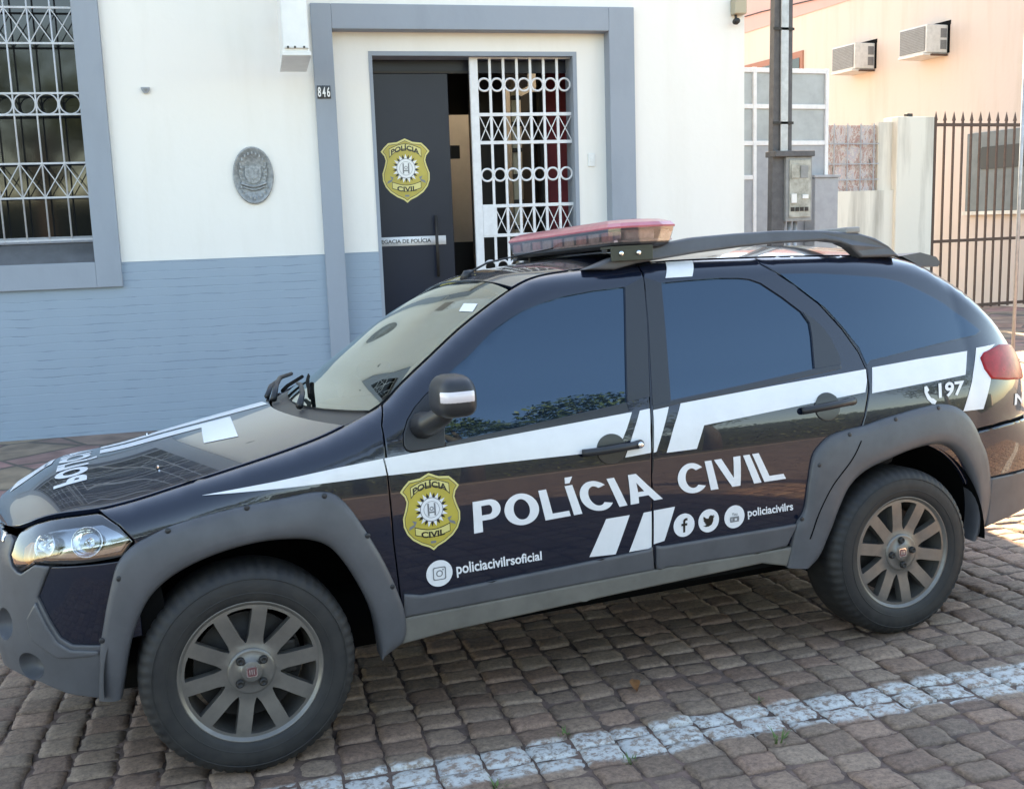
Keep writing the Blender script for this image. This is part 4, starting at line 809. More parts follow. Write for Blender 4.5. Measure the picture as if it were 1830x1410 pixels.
# lamp/camera near the right corner
t=placed("security_camera","small cream security camera box at the right corner of the white wall","camera",5.235,-.002,3.42)
mb=MB(); mb.box(-.05,.07,-.10,0,-.02,.12,'hall_cream',.012); mb.build('housing',t)
mb=MB(); mb.tube([(-.02,-.05,-.02),(-.02,-.06,-.06)],.012,'steel_dark',8); mb.lathe([(.001,-.035),(.024,-.035),(.030,0),(.022,.03),(.001,.034)],'steel_dark',16,'y',(-.025,-.07,-.08)); mb.build('lens',t)
# ------------------------------------------------------------------ right-hand side
t=empty("utility_pole","dark utility pole with light metal channel and meter box at the station corner","pole",Matrix.Translation((6.0,5.9,0)))
mb=MB(); mb.add([(-.115,-.10,0),(.05,-.10,0),(.05,-.02,0),(-.115,-.02,0),(-.035,-.08,7.5),(.045,-.08,7.5),(.045,-.02,7.5),(-.035,-.02,7.5)],[(0,1,5,4),(1,2,6,5),(2,3,7,6),(3,0,4,7),(4,5,6,7)],'concrete_pole',smooth=False); mb.build('post',t)
mb=MB(); mb.box(-.018,.066,-.122,-.105,2.22,7.4,'pole_light',.003); mb.box(.085,.125,-.10,-.03,2.22,7.4,'concrete_pole'); 
for z in (2.5,3.38,4.4): mb.box(-.11,.13,-.122,-.117,z,z+.025,'steel_dark')
mb.build('cable_channel',t)
mb=MB(); mb.box(-.10,.36,-.16,.02,2.19,2.245,'concrete_pole',.006); mb.box(.04,.35,-.13,.02,1.56,2.19,'box_grey',.008); mb.build('meter_box',t)
mb=MB(); mb.box(.075,.325,-.142,-.1305,1.60,2.16,'box_plastic',.004); mb.box(.20,.29,-.150,-.1425,1.98,2.10,'box_grey',.003); mb.box(.09,.18,-.150,-.1425,1.98,2.12,'box_plastic',.003)
for k in range(4): mb.box(.09+.055*k,.13+.055*k,-.149,-.1425,1.66,1.70,'steel_dark')
mb.box(.09,.15,-.16,-.1425,1.74,1.83,'sign_white',.004); mb.box(.22,.29,-.158,-.1425,1.78,1.82,'sign_white',.004); mb.build('meter_window',t)
for x in (.07,.14,.21): mb=MB(); mb.tube([(x,-.05,1.56),(x-.02,-.05,.9),(x-.03,-.05,.04)],.022,'pole_light',8); mb.build('conduit',t)
t=empty("panel_gate","white framed gate with frosted panes behind the utility pole","gate",Matrix.Translation((6.5,7.2,.03)))
mb=MB()
for x in (-1.2,.13,1.10): mb.box(x-.022,x+.022,-.03,.03,0,3.22,'white_paint',.004)
for z in (3.19,2.80,2.40): mb.box(-1.2,1.10,-.025,.025,z-.025,z+.025,'white_paint',.004)
mb.box(-1.2,.13,-.025,.025,2.0,2.05,'white_paint',.004)
mb.build('frame',t)
for x0,x1,z0,z1 in ((-1.2,.13,2.80,3.19),(-1.2,.13,2.40,2.80),(-1.2,.13,2.02,2.40),(.13,1.10,2.80,3.19),(.13,1.10,2.40,2.80)):
    mb=MB(); mb.box(x0+.02,x1-.02,-.004,.004,z0+.02,z1-.02,'frosted'); mb.build('pane',t)
mb=MB(); mb.box(-1.2,.11,-.012,.012,0,2.0,'grey_paint'); mb.box(.15,1.08,-.012,.012,0,2.376,'grey_paint'); mb.build('lower_panel',t)
mb=MB(); mb.box(.80,1.12,-.22,-.03,0,2.0,'grey_paint',.008); mb.box(.78,1.14,-.24,-.03,2.0,2.03,'grey_paint',.004); mb.build('side_cabinet',t)
t=empty("boundary_wall","stained whitewashed boundary wall with a broken lattice opening left of the iron gate","wall",Matrix.Translation((9.3,9.4,.03)))
mb=MB(); mb.box(-.6,1.20,0,.2,0,1.90,'old_wall'); mb.box(1.20,1.87,-.05,.25,0,2.93,'old_wall',.01); mb.box(-.6,.06,0,.2,1.90,2.0,'old_wall'); mb.box(.95,1.20,.05,.2,1.90,2.86,'old_wall'); mb.build('masonry',t)
mb=MB(); mb.box(-.6,.95,.10,.16,1.90,2.82,'peel')
mb.build('peeling_panel',t)
mb=MB()
for k in range(7): mb.bar((-.5+.23*k,.06,1.90),(-.5+.23*k,.06,2.84),.014,.014,'grey_paint')
for z in (2.06,2.28,2.56): mb.bar((-.6,.055,z),(.97,.055,z),.014,.014,'grey_paint')
mb.build('lattice',t)
mb=MB(); mb.box(1.42,1.52,0,.08,2.93,2.98,'steel_dark',.01); mb.build('wall_cap',t)
t=empty("iron_gate","brown spiked iron gate in front of the peach building","gate",Matrix.Translation((11.2,9.4,.03)))
mb=MB(); 
for k in range(20):
    x=.04+.168*k; mb.box(x-.013,x+.013,-.013,.013,.10 if k>2 else .04,2.90,'iron'); 
    V=[(x-.02,-.02,2.88),(x+.02,-.02,2.88),(x+.02,.02,2.88),(x-.02,.02,2.88),(x,0,3.02)]; mb.add(V,[(0,1,4),(1,2,4),(2,3,4),(3,0,4)],'iron',smooth=False)
mb.build('spiked_bars',t)
mb=MB()
for z in (2.82,1.13,.14): mb.box(-.02,3.3,-.022,.022,z-.022,z+.022,'iron')
mb.build('rail',t)
mb=MB(); mb.box(-.05,.0,-.04,.04,0,2.92,'iron'); mb.build('gate_post',t)
t=empty("peach_building","peach rendered neighbouring building with a pink band and wall-mounted air conditioners","building",Matrix.Translation((13.5,0,0)))
mb=MB(); mb.box(0,.3,9.2,26,0,5.63,'peach'); mb.box(.3,8,9.2,9.5,0,5.63,'peach'); mb.box(0,8,9.2,26,6.9,7.2,'peach'); mb.build('wall',t)
mb=MB(); mb.box(-.02,.3,9.18,26,5.63,6.9,'pink'); mb.build('pink_band',t)
mb=MB(); mb.box(-.06,.0,9.7,11.05,1.58,2.86,'shutter',.01); mb.box(-.09,-.05,9.7,11.08,1.52,1.58,'old_wall'); w=mb.build('window',t)
mb=MB(); mb.tube([(-.03,26,6.2),(-.05,17,5.95),(-.05,13.2,5.72),(-.05,11.5,5.75),(-.03,9.3,5.95)],.012,'steel_dark',6); mb.build('cable',t)
mb=MB(); 
pl=[(9.7,2.26),(10.70,2.26),(10.76,2.30),(10.79,2.38),(10.79,2.50),(10.76,2.58),(10.70,2.62),(9.7,2.62)]
mb.prism(pl,-.060,-.075,'dark_panel',lambda a,b,d:(d,a,b)); mb.build('window_pane',w)
mb=MB(); mb.box(-.03,.0,15.6,17.9,3.2,4.93,'brown_wood'); mb.box(-.04,-.03,15.7,17.8,3.3,4.80,'dark_glass'); mb.build('brown_window',t)
def ac(y,label):
    t=empty("air_conditioner",label,"air conditioner",Matrix.Translation((13.5,y,4.26)),"air conditioners on the peach wall")
    mb=MB(); mb.box(-.46,-.002,0,.66,.0,.46,'ac_case',.012); 
    for z in (.06,.25): mb.box(-.16,-.03,-.006,.002,z,z+.15,'ac_grille')
    mb.build('casing',t)
    mb=MB(); mb.box(-.472,-.4605,.03,.63,.03,.43,'ac_grille')
    for k in range(14): mb.box(-.478,-.4725,.04,.62,.045+.027*k,.055+.027*k,'box_grey')
    mb.build('front_grille',t)
    mb=MB(); mb.box(-.50,-.01,.02,.64,-.04,-.002,'ac_case',.006); mb.box(-.35,-.02,-.03,.02,-.05,-.02,'iron'); mb.build('drip_tray',t)
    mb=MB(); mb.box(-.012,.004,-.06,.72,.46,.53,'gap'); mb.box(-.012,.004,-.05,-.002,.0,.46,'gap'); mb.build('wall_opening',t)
ac(13.45,"air conditioner nearer the utility pole, the smaller looking of the two"); ac(11.62,"air conditioner above the iron gate, the larger looking of the two")
t=empty("thin_post","thin grey metal post on the pavement at the right edge","post",Matrix.Translation((8.62,5.35,.03)))
mb=MB(); mb.tube([(0,0,0),(0,0,3.6)],.018,'pole_light',8); mb.build('shaft',t)
mb=MB(); mb.box(-.05,.05,-.05,.05,0,.012,'steel_dark',.003); mb.build('base_plate',t)
# small things on the cobbles
rg=random.Random(9)
def street_pt(x,y,z=0): return CAR_M@Vector((x,y,z))
mb=MB(); V=[];
for k in range(9):
    a=k/8; w=.018*math.sin(math.pi*min(1,a*1.05))**.8; V+=[(-w,-.05+.10*a,.006+.012*math.sin(3*a)),(0,-.05+.10*a,.001+.012*math.sin(3*a)),(w,-.05+.10*a,.008+.014*math.sin(3*a+.4))]
mb.add(V,[(3*k+j,3*k+j+1,3*k+4+j,3*k+3+j) for k in range(8) for j in range(2)],'leaf_dry'); o=mb.build('fallen_leaf'); o.location=street_pt(1.30,.02,.006); o.rotation_euler=(0,0,R(-20)); tag(o,"orange brown dry leaf lying on the cobbles between the car and the white line","leaf")
def weed(x,y,n,h,label):
    mb=MB()
    for k in range(n):
        a=rg.uniform(0,6.28); l=h*rg.uniform(.5,1.1); b=rg.uniform(.25,.9); r0=rg.uniform(0,.02); V=[]
        for j in range(5):
            t_=j/4; rr=r0+l*b*t_**1.4; z=l*t_*(1-.35*b*t_)-.012; w=.0032*(1-t_)+.0006
            c=(rr*math.cos(a),rr*math.sin(a)); V+=[(c[0]-w*math.sin(a),c[1]+w*math.cos(a),z),(c[0]+w*math.sin(a),c[1]-w*math.cos(a),z)]
        mb.add(V,[(2*j,2*j+1,2*j+3,2*j+2) for j in range(4)],'weed')
    o=mb.build('grass_tuft',fixn=False); o.location=street_pt(x,y); tag(o,label,"grass tuft","grass tufts in the cobble joints")
weed(1.49,-.565,26,.055,"grass tuft just below the white line towards the right"); weed(.93,-.20,16,.03,"flat grass tuft on the white line near its middle"); weed(1.03,-.46,14,.03,"grass tuft touching the lower edge of the line's middle"); weed(.62,-.42,14,.03,"grass tuft below the white line near its left end"); weed(1.62,-.27,12,.02,"tiny grass tuft along the upper edge of the white line")
# ------------------------------------------------------------------ across the street (seen in the car's reflections)
def tree(x,y,h,cr,label,seed):
    rr=np.random.default_rng(seed); t=empty("street_tree",label,"tree",Matrix.Translation((x,y,.5)),"trees across the street")
    mb=MB(); mb.tube([(0,0,-.1),(.05,.02,h*.2),(-.03,.05,h*.42),(.05,0,h*.7)],[.22,.17,.13,.06],'bark',10)
    blobs=[]
    for k in range(9):
        a=rr.uniform(0,6.28); q=rr.uniform(.25,.9)*cr; z=h*rr.uniform(.45,.98); blobs.append((q*math.cos(a),q*math.sin(a),z,cr*rr.uniform(.35,.6)))
        mb.tube([(0,.03,h*.38),(q*.5*math.cos(a),q*.5*math.sin(a),(h*.4+z)/2),(q*math.cos(a),q*math.sin(a),z)],[.09,.06,.02],'bark',6)
    mb.build('trunk',t)
    N_=16000 if seed==5 else 3600; V=[];Fc=[]
    for k in range(N_):
        bx,by,bz,br=blobs[rr.integers(0,9)]; d=rr.normal(0,1,3); d/=np.linalg.norm(d); c=np.array((bx,by,bz))+d*br*rr.uniform(.45,1.05)*np.array((1,1,.75)); a=rr.normal(0,1,3);a/=np.linalg.norm(a);b=np.cross(a,rr.normal(0,1,3));b/=np.linalg.norm(b); s=rr.uniform(.07,.15)*(.75 if seed==5 else 1)
        i=len(V); V+=[c-a*s,c+b*s*.5,c+a*s,c-b*s*.5]; Fc.append((i,i+1,i+2,i+3))
    cm=MB(); cm.add(V,Fc,'leaf',smooth=False); cm.build('crown',t,fixn=False)
for i,(x,y,h,c,l) in enumerate(((-7,-13,6.0,2.6,"leafy tree across the street, leftmost of the row"),(-1.5,-15,5.0,2.4,"small leafy tree across the street, second from the left"),(5.0,-13.0,10.6,3.2,"broad leafy tree across the street, third from the left"),(11,-15.5,7.5,3.2,"rounded leafy tree across the street, fourth from the left"),(-14,-17,8,3.4,"large leafy tree far to the left across the street"),(-24,-12,9,4,"leafy tree down the street beyond the others to the left"),(20,-13,7,3.2,"leafy tree across the street, rightmost of the row"))): tree(x,y,h,c,l,i+3)
t=empty("hedge","long clipped green hedge across the street under the trees","hedge",Matrix.Translation((0,-17,.5)))
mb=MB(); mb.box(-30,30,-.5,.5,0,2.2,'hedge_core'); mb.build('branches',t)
rr=np.random.default_rng(5); V=[];Fc=[]
for k in range(9000):
    x=rr.uniform(-30,30); side=rr.uniform()<.6; y=rr.normal(.55,.07) if side else rr.uniform(-.5,.6); z=rr.uniform(0,2.3) if side else rr.normal(2.25,.10); a=rr.normal(0,1,3);a/=np.linalg.norm(a);b=np.cross(a,rr.normal(0,1,3));b/=np.linalg.norm(b); q=rr.uniform(.06,.13); c=np.array((x,y,z)); i_=len(V); V+=[c-a*q,c+b*q*.5,c+a*q,c-b*q*.5]; Fc.append((i_,i_+1,i_+2,i_+3))
mb=MB(); mb.add(V,Fc,'leaf',smooth=False); mb.build('foliage',t,fixn=False)
t=empty("bounce_wall","long unseen peach wall behind the hedge, added to bounce warm light","wall",Matrix.Translation((0,-22,.5)))
mb=MB(); mb.box(-40,40,-.1,.1,0,2.4,'peach'); mb.build('masonry',t); mb=MB(); mb.box(-40,40,-.16,.16,2.4,2.5,'old_wall'); mb.build('coping',t)  # unseen wall put in to bounce warm sunlight at the station
# ------------------------------------------------------------------ the police car
F=FEATURES
car=empty("police_car","black police estate car with white stripes, gold shield and red roof light bar","police car",CAR_M)
WB,ZW,RT=2.466,.318,.326
def Tz(q): return float(np.interp(q,TL[:,0],TL[:,1]))
HOLE_F=F['dlo_front'][0:11]+[(1.3395,.9752)]+F['belt_front'][6:9]+[(.60,.9234),(.5536,.9233),(.5378,.9303),(.5292,.9488),(.5338,.9849),(.5552,1.026),(.586,1.0613),(.6259,1.0947),(.6735,1.1279)]
def build_side(sd):
    near=sd==1
    # fender
    mb=MB(); fe=[(-.305,.70),(-.2977,.7595),(-.3329,.8073),(-.3745,.8408)]+Tseg(-.391,.4971)[0:]+F['gap_front'][1:]+[(.425,.37)]+arc(.02,.318,.425,8,112)
    patch(mb,fe,'paint',gap=.0025,bev=.004,side=sd)
    if near: lay(mb,F['stripe_fender'],'vinyl',.0015)
    mb.build('front_fender',car,fixn=False)
    # front door
    mb=MB(); d=F['gap_front'][1:]+F['door_bottom_front'][1:]+F['gap_b'][::-1][1:]+Tseg(1.5183,.4971)
    patch(mb,d,'paint',gap=.0025,bev=.004,holes=[HOLE_F],side=sd)
    patch(mb,F['b_front'],'trim',off=.0015,rim=False,side=sd)
    if near:
        for k in ('stripe_door_a','stripe_door_b','slash_a','slash_b'): lay(mb,F[k],'vinyl',.0015)
        badge(mb,lambda u,w: P(*[np.asarray(x) for x in bil(BQ,u,w)]),.1)
        block_text(mb,"POLÍCIA",F['t_policia'])
        social(mb,'insta',F['insta'][0],.0445)
        decal_text(mb,"policiacivilrsoficial",F['t_oficial'],'vinyl',.0024,.022,"oliciacivilrsoficial",step=(.05,.4))
    door=mb.build('front_door',car,fixn=False)
    g=MB(); patch(g,inset(F['dlo_front'],-.006),'tint',off=-.006,rim=False,side=sd); g.build('window_glass',door,fixn=False)
    g=MB(); patch(g,inset(F['sail'],.003),'plastic_dark',off=.005,bev=.004,side=sd); patch(g,F['belt_front'],'trim',off=-.001,bev=.002,side=sd,grid=.02,step=.012); g.build('window_trim',door,fixn=False)
    g=MB(); patch(g,F['clad_f'],'plastic',off=.014,bev=.010,gap=.001,thick=.014,side=sd); g.build('door_cladding',door,fixn=False)
    handle(door,sd,F['handle_f'],True)
    # rear door
    mb=MB(); d=F['gap_b'][:-1]+F['door_bottom_rear'][0:1]+F['door_bottom_rear'][1:]+F['gap_rear'][::-1][1:]+Tseg(2.0307,1.5183)
    patch(mb,d,'paint',gap=.0025,bev=.004,holes=[F['glass_rear']+[(1.5100,.9885)]],side=sd) if False else patch(mb,d,'paint',gap=.0025,bev=.004,holes=[F['glass_rear']],side=sd)
    patch(mb,F['b_rear'],'trim',off=.0015,rim=False,side=sd); patch(mb,F['c_rear'],'trim',off=.0015,rim=False,side=sd,grid=.02)
    if near:
        for k in ('stripe_rdoor_a','stripe_rdoor_b','slash_c'): lay(mb,F[k],'vinyl',.0015)
        patch(mb,F['white_square'],'vinyl',off=.0012,rim=False,grid=.012,step=.012)
        block_text(mb,"CIVIL",F['t_civil'])
        for k,n in (('f','fb'),('bird','tw'),('tube','yt')): social(mb,k,F[n][0],.0425)
        decal_text(mb,"policiacivilrs",F['t_rs'],'vinyl',.0024,.022,"oliciacivilrs",step=(.05,.4))
    door=mb.build('rear_door',car,fixn=False)
    g=MB(); patch(g,inset(F['glass_rear'],-.006),'tint',off=-.006,rim=False,side=sd); g.build('window_glass',door,fixn=False)
    g=MB(); patch(g,F['belt_rear'],'trim',off=.002,bev=.002,side=sd,grid=.02,step=.012); g.build('window_trim',door,fixn=False)
    g=MB(); patch(g,F['clad_r'],'plastic',off=.014,bev=.010,gap=.001,thick=.014,side=sd); g.build('door_cladding',door,fixn=False)
    handle(door,sd,F['handle_r'],False)
    # rear quarter
    mb=MB(); qd=F['gap_rear'][:-2]+arc(WB,.318,.425,150,28)+[(2.8847,.7461),(3.0103,.7581),(3.16,.7608),(3.46,.7608),(3.46,.965)]+Tseg(3.45,2.0307)
    patch(mb,qd,'paint',gap=.0025,bev=.004,side=sd,grid=.03)
    if near:
        lay(mb,F['stripe_quarter_a'],'vinyl',.0015); lay(mb,F['stripe_quarter_b'],'vinyl',.0015)
        decal_text(mb,"197",F['t_197'],'vinyl',.0024,.03)
        q=F['phone'][0]; ph=[(-.022,.050),(-.008,.054),(.000,.030),(-.010,.020),(.004,-.012),(.018,-.018),(.032,-.034),(.022,-.048),(.006,-.044),(-.016,-.016),(-.026,.022)]
        lay(mb,[(q[0]-.008+a*1.0,q[1]+b*.72) for a,b in ph],'vinyl',.002,grid=.03,step=.01)
        decal_text(mb,"N",F['t_n'],'vinyl',.0024,.03)
    qo=mb.build('rear_quarter_panel',car,fixn=False)
    g=MB(); patch(g,F['glass_quarter'],'tint',off=.0025,bev=.0015,thick=.006,side=sd); g.build('window_glass',qo,fixn=False)
    # arches
    flare(F['flare_f_out'],F['flare_f_in'],F['flare_f_screw'],sd); flare(F['flare_r_out'],F['flare_r_in'],F['flare_r_screw'],sd)
    # sill
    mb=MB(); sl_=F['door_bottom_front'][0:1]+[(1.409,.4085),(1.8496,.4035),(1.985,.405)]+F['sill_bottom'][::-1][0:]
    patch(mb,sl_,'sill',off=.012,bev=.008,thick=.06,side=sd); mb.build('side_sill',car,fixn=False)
    # headlight
    hl=[(-.668,.7023),(-.6872,.7269),(-.6724,.7656),(-.655,.790)]+[(q,Tz(q)-.007) for q in (-.62,-.58,-.53,-.48,-.43,-.39)]+[(-.3745,.8408),(-.3329,.8073),(-.2977,.7595),(-.3315,.7176),(-.4032,.7109),(-.4655,.7096),(-.5346,.7112),(-.5754,.7131),(-.6015,.697),(-.6272,.6835),(-.6447,.686)]
    mb=MB(); patch(mb,inset(hl,.003),'plastic_dark',off=-.045,rim=False,side=sd,grid=.02)
    ring(mb,inset(hl,.002),'plastic_dark',-.002,-.05,sd)
    patch(mb,inset(hl,.007),'reflector',off=-.034,bev=.006,thick=.004,side=sd,grid=.02)
    for q,z,r in ((-.425,.772,.046),(-.555,.765,.038)):
        c=P(np.array(q),np.array(z)); n=N(np.array(q),np.array(z)); bowl(mb,c-n*.034,n,r,sd)
    patch(mb,[(-.672,.712),(-.672,.755),(-.64,.775),(-.615,.775),(-.62,.72),(-.64,.70)],'amber',off=-.03,bev=.004,side=sd,grid=.02)
    h=mb.build('headlight',car,fixn=False)
    g=MB(); patch(g,inset(hl,.003),'clear',off=.001,bev=.004,thick=0,rim=False,side=sd,grid=.02); g.build('lens',h,fixn=False)
    # tail lamp
    tl=[(2.9519,1.0249),(2.9767,1.0448),(3.0844,1.066),(3.177,1.060),(3.40,1.00),(3.455,.96),(3.455,.90),(3.29,.905),(3.0759,.9236),(2.9806,.9393),(2.957,.9795)]
    mb=MB(); patch(mb,tl,'red_lens',off=.009,bev=.007,side=sd,grid=.025); mb.build('tail_lamp',car,fixn=False)
    # mirror
    mb=MB(); c=(.655,-.115,1.110); a,b,h=.062,.098,.066
    if not near: c=(.80,.075,1.10); a,b=.09,.05
    def se(p,e): return math.copysign(abs(p)**e,p)
    V=[];n1,n2=30,22
    for i in range(n2+1):
        t=-math.pi/2+math.pi*i/n2
        for j in range(n1):
            f=2*math.pi*j/n1; zz=h*se(math.sin(t),.55); k=se(math.cos(t),.55)
            if zz>0: k*=1-.22*(zz/h)**2
            V.append((c[0]+a*k*se(math.cos(f),.6),c[1]+b*k*se(math.sin(f),.6),c[2]+zz))
    Fm=[(i*n1+j,i*n1+(j+1)%n1,(i+1)*n1+(j+1)%n1,(i+1)*n1+j) for i in range(n2) for j in range(n1)]
    mb.add(sdv(V,sd),Fm,'plastic_dark')
    mb.tube(sdv(([(.60,.05,1.005),(.615,0,1.015),(.64,-.06,1.045),(.65,-.085,1.07)] if near else [(.62,.06,1.0),(.66,.04,1.02),(.72,.05,1.06)]),sd),[.045,.038,.032,.03][:4 if near else 3],'plastic_dark',12)
    m=mb.build('side_mirror',car)
    g=MB(); V=[];cnt=15
    for k in range(cnt):
        f=R(-152+ (92)*k/(cnt-1))
        for z in (-.017,-.013,.013,.017):
            kk=1.015 if abs(z)<.016 else .985
            V.append((c[0]+a*kk*se(math.cos(f),.6),c[1]+b*kk*se(math.sin(f),.6),c[2]+.002+z))
    g.add(sdv(V,sd),[(k*4+j,(k+1)*4+j,(k+1)*4+j+1,k*4+j+1) for k in range(cnt-1) for j in range(3)],'indicator'); g.build('indicator',m)
    # roof rail
    prof=[(1.29,1.470),(1.40,1.505),(1.50,1.528),(1.62,1.550),(1.75,1.567),(1.93,1.574),(2.12,1.577),(2.30,1.571),(2.40,1.562),(2.50,1.552),(2.575,1.53),(2.635,1.495),(2.69,1.450),(2.50,1.455),(2.475,1.475),(2.445,1.498),(2.40,1.518),(2.33,1.529),(2.1,1.528),(1.95,1.521),(1.76,1.508),(1.63,1.495),(1.50,1.482),(1.41,1.464)]
    mb=MB(); railp(mb,prof,sd); mb.build('roof_rail',car)
def sdv(V,sd):
    V=np.asarray(V,float).copy()
    if sd==-1: V[:,1]=2*YC-V[:,1]
    return V
def railp(mb,prof,sd):
    import bmesh
    bm=bmesh.new(); y0,y1=.238,.300
    a=[bm.verts.new((x,y0+.25*max(0,z-1.50),z)) for x,z in prof]; f=bm.faces.new(a)
    r=bmesh.ops.extrude_face_region(bm,geom=[f]); 
    for v in r['geom']:
        if isinstance(v,bmesh.types.BMVert): v.co.y+=y1-y0
    bmesh.ops.recalc_face_normals(bm,faces=bm.faces[:])
    es=[e for e in bm.edges if abs((e.verts[0].co-e.verts[1].co).y)<.02]
    bmesh.ops.bevel(bm,geom=es,offset=.010,segments=3,affect='EDGES',profile=.5)
    bm.verts.index_update(); V=[v.co[:] for v in bm.verts]; Fc=[[v.index for v in q.verts] for q in bm.faces]; bm.free()
    mb.add(sdv(V,sd),Fc,'plastic',smooth=False)
def ring(mb,poly,m,o0,o1,sd):
    o=resample(clean(poly),.02); 
    if area2(o)<0:o=o[::-1]
    n=surfn(P,o[:,0],o[:,1],0); p=P(o[:,0],o[:,1]); k=len(o)
    V=np.r_[p+n*o0,p+n*o1]; mb.add(sdv(V,sd),[(i,(i+1)%k,(i+1)%k+k,i+k) for i in range(k)],m)
def bowl(mb,c,n,r,sd):
    n=n/np.linalg.norm(n); a=np.cross(n,[0,0,1]);a/=np.linalg.norm(a);b=np.cross(a,n); V=[];K=28;prof=[(r,.022),(r*.96,.026),(r*.9,.018),(r*.6,-.004),(r*.35,-.012),(r*.3,.006),(.002,.014)]
    for rr,d in prof:
        for k in range(K): w=2*math.pi*k/K; V.append(c+n*d+rr*(math.cos(w)*a+math.sin(w)*b))
    mb.add(sdv(V,sd),[(i*K+k,i*K+(k+1)%K,(i+1)*K+(k+1)%K,(i+1)*K+k) for i in range(len(prof)-1) for k in range(K)],'chrome')
BQ=[(.5035,.602),(.7005,.602),(.5035,.8535),(.7005,.8535)]
def bil(q,u,w):
    q=np.array(q); return ((1-u)*(1-w)*q[0][0]+u*(1-w)*q[1][0]+(1-u)*w*q[2][0]+u*w*q[3][0],(1-u)*(1-w)*q[0][1]+u*(1-w)*q[1][1]+(1-u)*w*q[2][1]+u*w*q[3][1])
def handle(door,sd,h,lock):
    a,b=np.array(h[0]),np.array(h[1]); c=(a+b)/2+np.array([0,-.002]); c[0]=(a[0]*.5+b[0]*.5)
    mb=MB(); out=circle(c,.056,.052,36)
    patch(mb,out,'trim',off=.0045,bev=.002,thick=.005,side=sd,grid=.02)
    o=np.array(circle(c,.047,.043,30)); n=surfn(P,o[:,0],o[:,1],0); p=P(o[:,0],o[:,1]); i2=np.array(circle(c,.02,.02,30)); p2=P(i2[:,0],i2[:,1])
    # grip bar
    d=b-a; ts=np.linspace(0,1,15); pts=[];rr=[]
    for t in ts:
        q=a+d*t; pp=P(np.array(q[0]),np.array(q[1])); nn=N(np.array(q[0]),np.array(q[1])); lift=.034*min(1,math.sin(math.pi*min(max(t,.0),1))**.5*1.02) if 0<t<1 else .006
        pts.append(pp+nn*(lift)); rr.append(.0135 if t<.86 else .0155)
    mb.tube(sdv(pts,sd),rr,'plastic_dark',12)
    hd=mb.build('handle',door)
    if lock:
        q=a+d*.93; pp=P(np.array(q[0]),np.array(q[1])); nn=N(np.array(q[0]),np.array(q[1])); g=MB(); disc(g,pp+nn*.038,nn,.010,.004,'chrome',sd); g.build('keyhole',door)
def disc(mb,c,n,r,h,m,sd=1,K=20):
    n=n/np.linalg.norm(n); a=np.cross(n,[0,0,1]);a/=np.linalg.norm(a);b=np.cross(a,n); V=[]
    for rr,dd in ((r,0),(r,h*.6),(r*.8,h),(.0005,h)):
        for k in range(K): w=2*math.pi*k/K; V.append(c+n*dd+rr*(math.cos(w)*a+math.sin(w)*b))
    mb.add(sdv(V,sd),[(i*K+k,i*K+(k+1)%K,(i+1)*K+(k+1)%K,(i+1)*K+k) for i in range(3) for k in range(K)],m)
def resamp_open(pts,n):
    p=np.array(smooth_line(pts,8)); s=np.r_[0,np.cumsum(np.linalg.norm(np.diff(p,axis=0),axis=1))]; t=np.linspace(0,s[-1],n); return np.c_[np.interp(t,s,p[:,0]),np.interp(t,s,p[:,1])]
def flare(o,i,screws,sd):
    n=90; O=resamp_open(o,n); I=resamp_open(i,n)
    # pair each outer point with the inner edge by matching angle round the opening
    c=I.mean(0)*[1,.0]+[0,.30]; ang=lambda p: np.unwrap(np.arctan2(p[:,1]-c[1],p[:,0]-c[0]))
    prof=[(0,-.004),(.0,.004),(.012,.011),(.035,.0155),(.2,.021),(.45,.027),(.68,.031),(.82,.030),(.91,.025),(.965,.015),(1.0,.002),(1.0,-.015),(1.0,-.035)]
    V=[]
    for w,of in prof:
        q=O*(1-w)+I*w; n_=N(q[:,0],q[:,1]); V.append(P(q[:,0],q[:,1])+n_*of)
    V=np.concatenate(V); Fc=[(r*n+k,r*n+k+1,(r+1)*n+k+1,(r+1)*n+k) for r in range(len(prof)-1) for k in range(n-1)]
    mb=MB(); mb.add(sdv(V,sd),Fc,'plastic')
    for s in screws:
        q,z=np.array(s[0]),np.array(s[1]); d=np.linalg.norm(O-np.array(s),axis=1).min(); nn=N(q,z); disc(mb,P(q,z)+nn*.0165,nn,.0085,.004,'plastic_dark',sd)
    if len(screws)==5:      # the rear door's shut line runs on across the cladding
        L=resamp_open(F['gap_rear'][8:13],40); pts=[]
        for q,z in L:
            dO=np.linalg.norm(O-(q,z),axis=1).min(); dI=np.linalg.norm(I-(q,z),axis=1).min(); of=np.interp(dO/(dO+dI),[a for a,_ in prof[:11]],[b for _,b in prof[:11]]); q,z=np.array(q),np.array(z); pts.append(P(q,z)+N(q,z)*of)
        mb.tube(sdv(pts,sd),.0028,'gap',6)
    mb.build('wheel_arch_cladding',car)
for sd in (1,-1): build_side(sd)
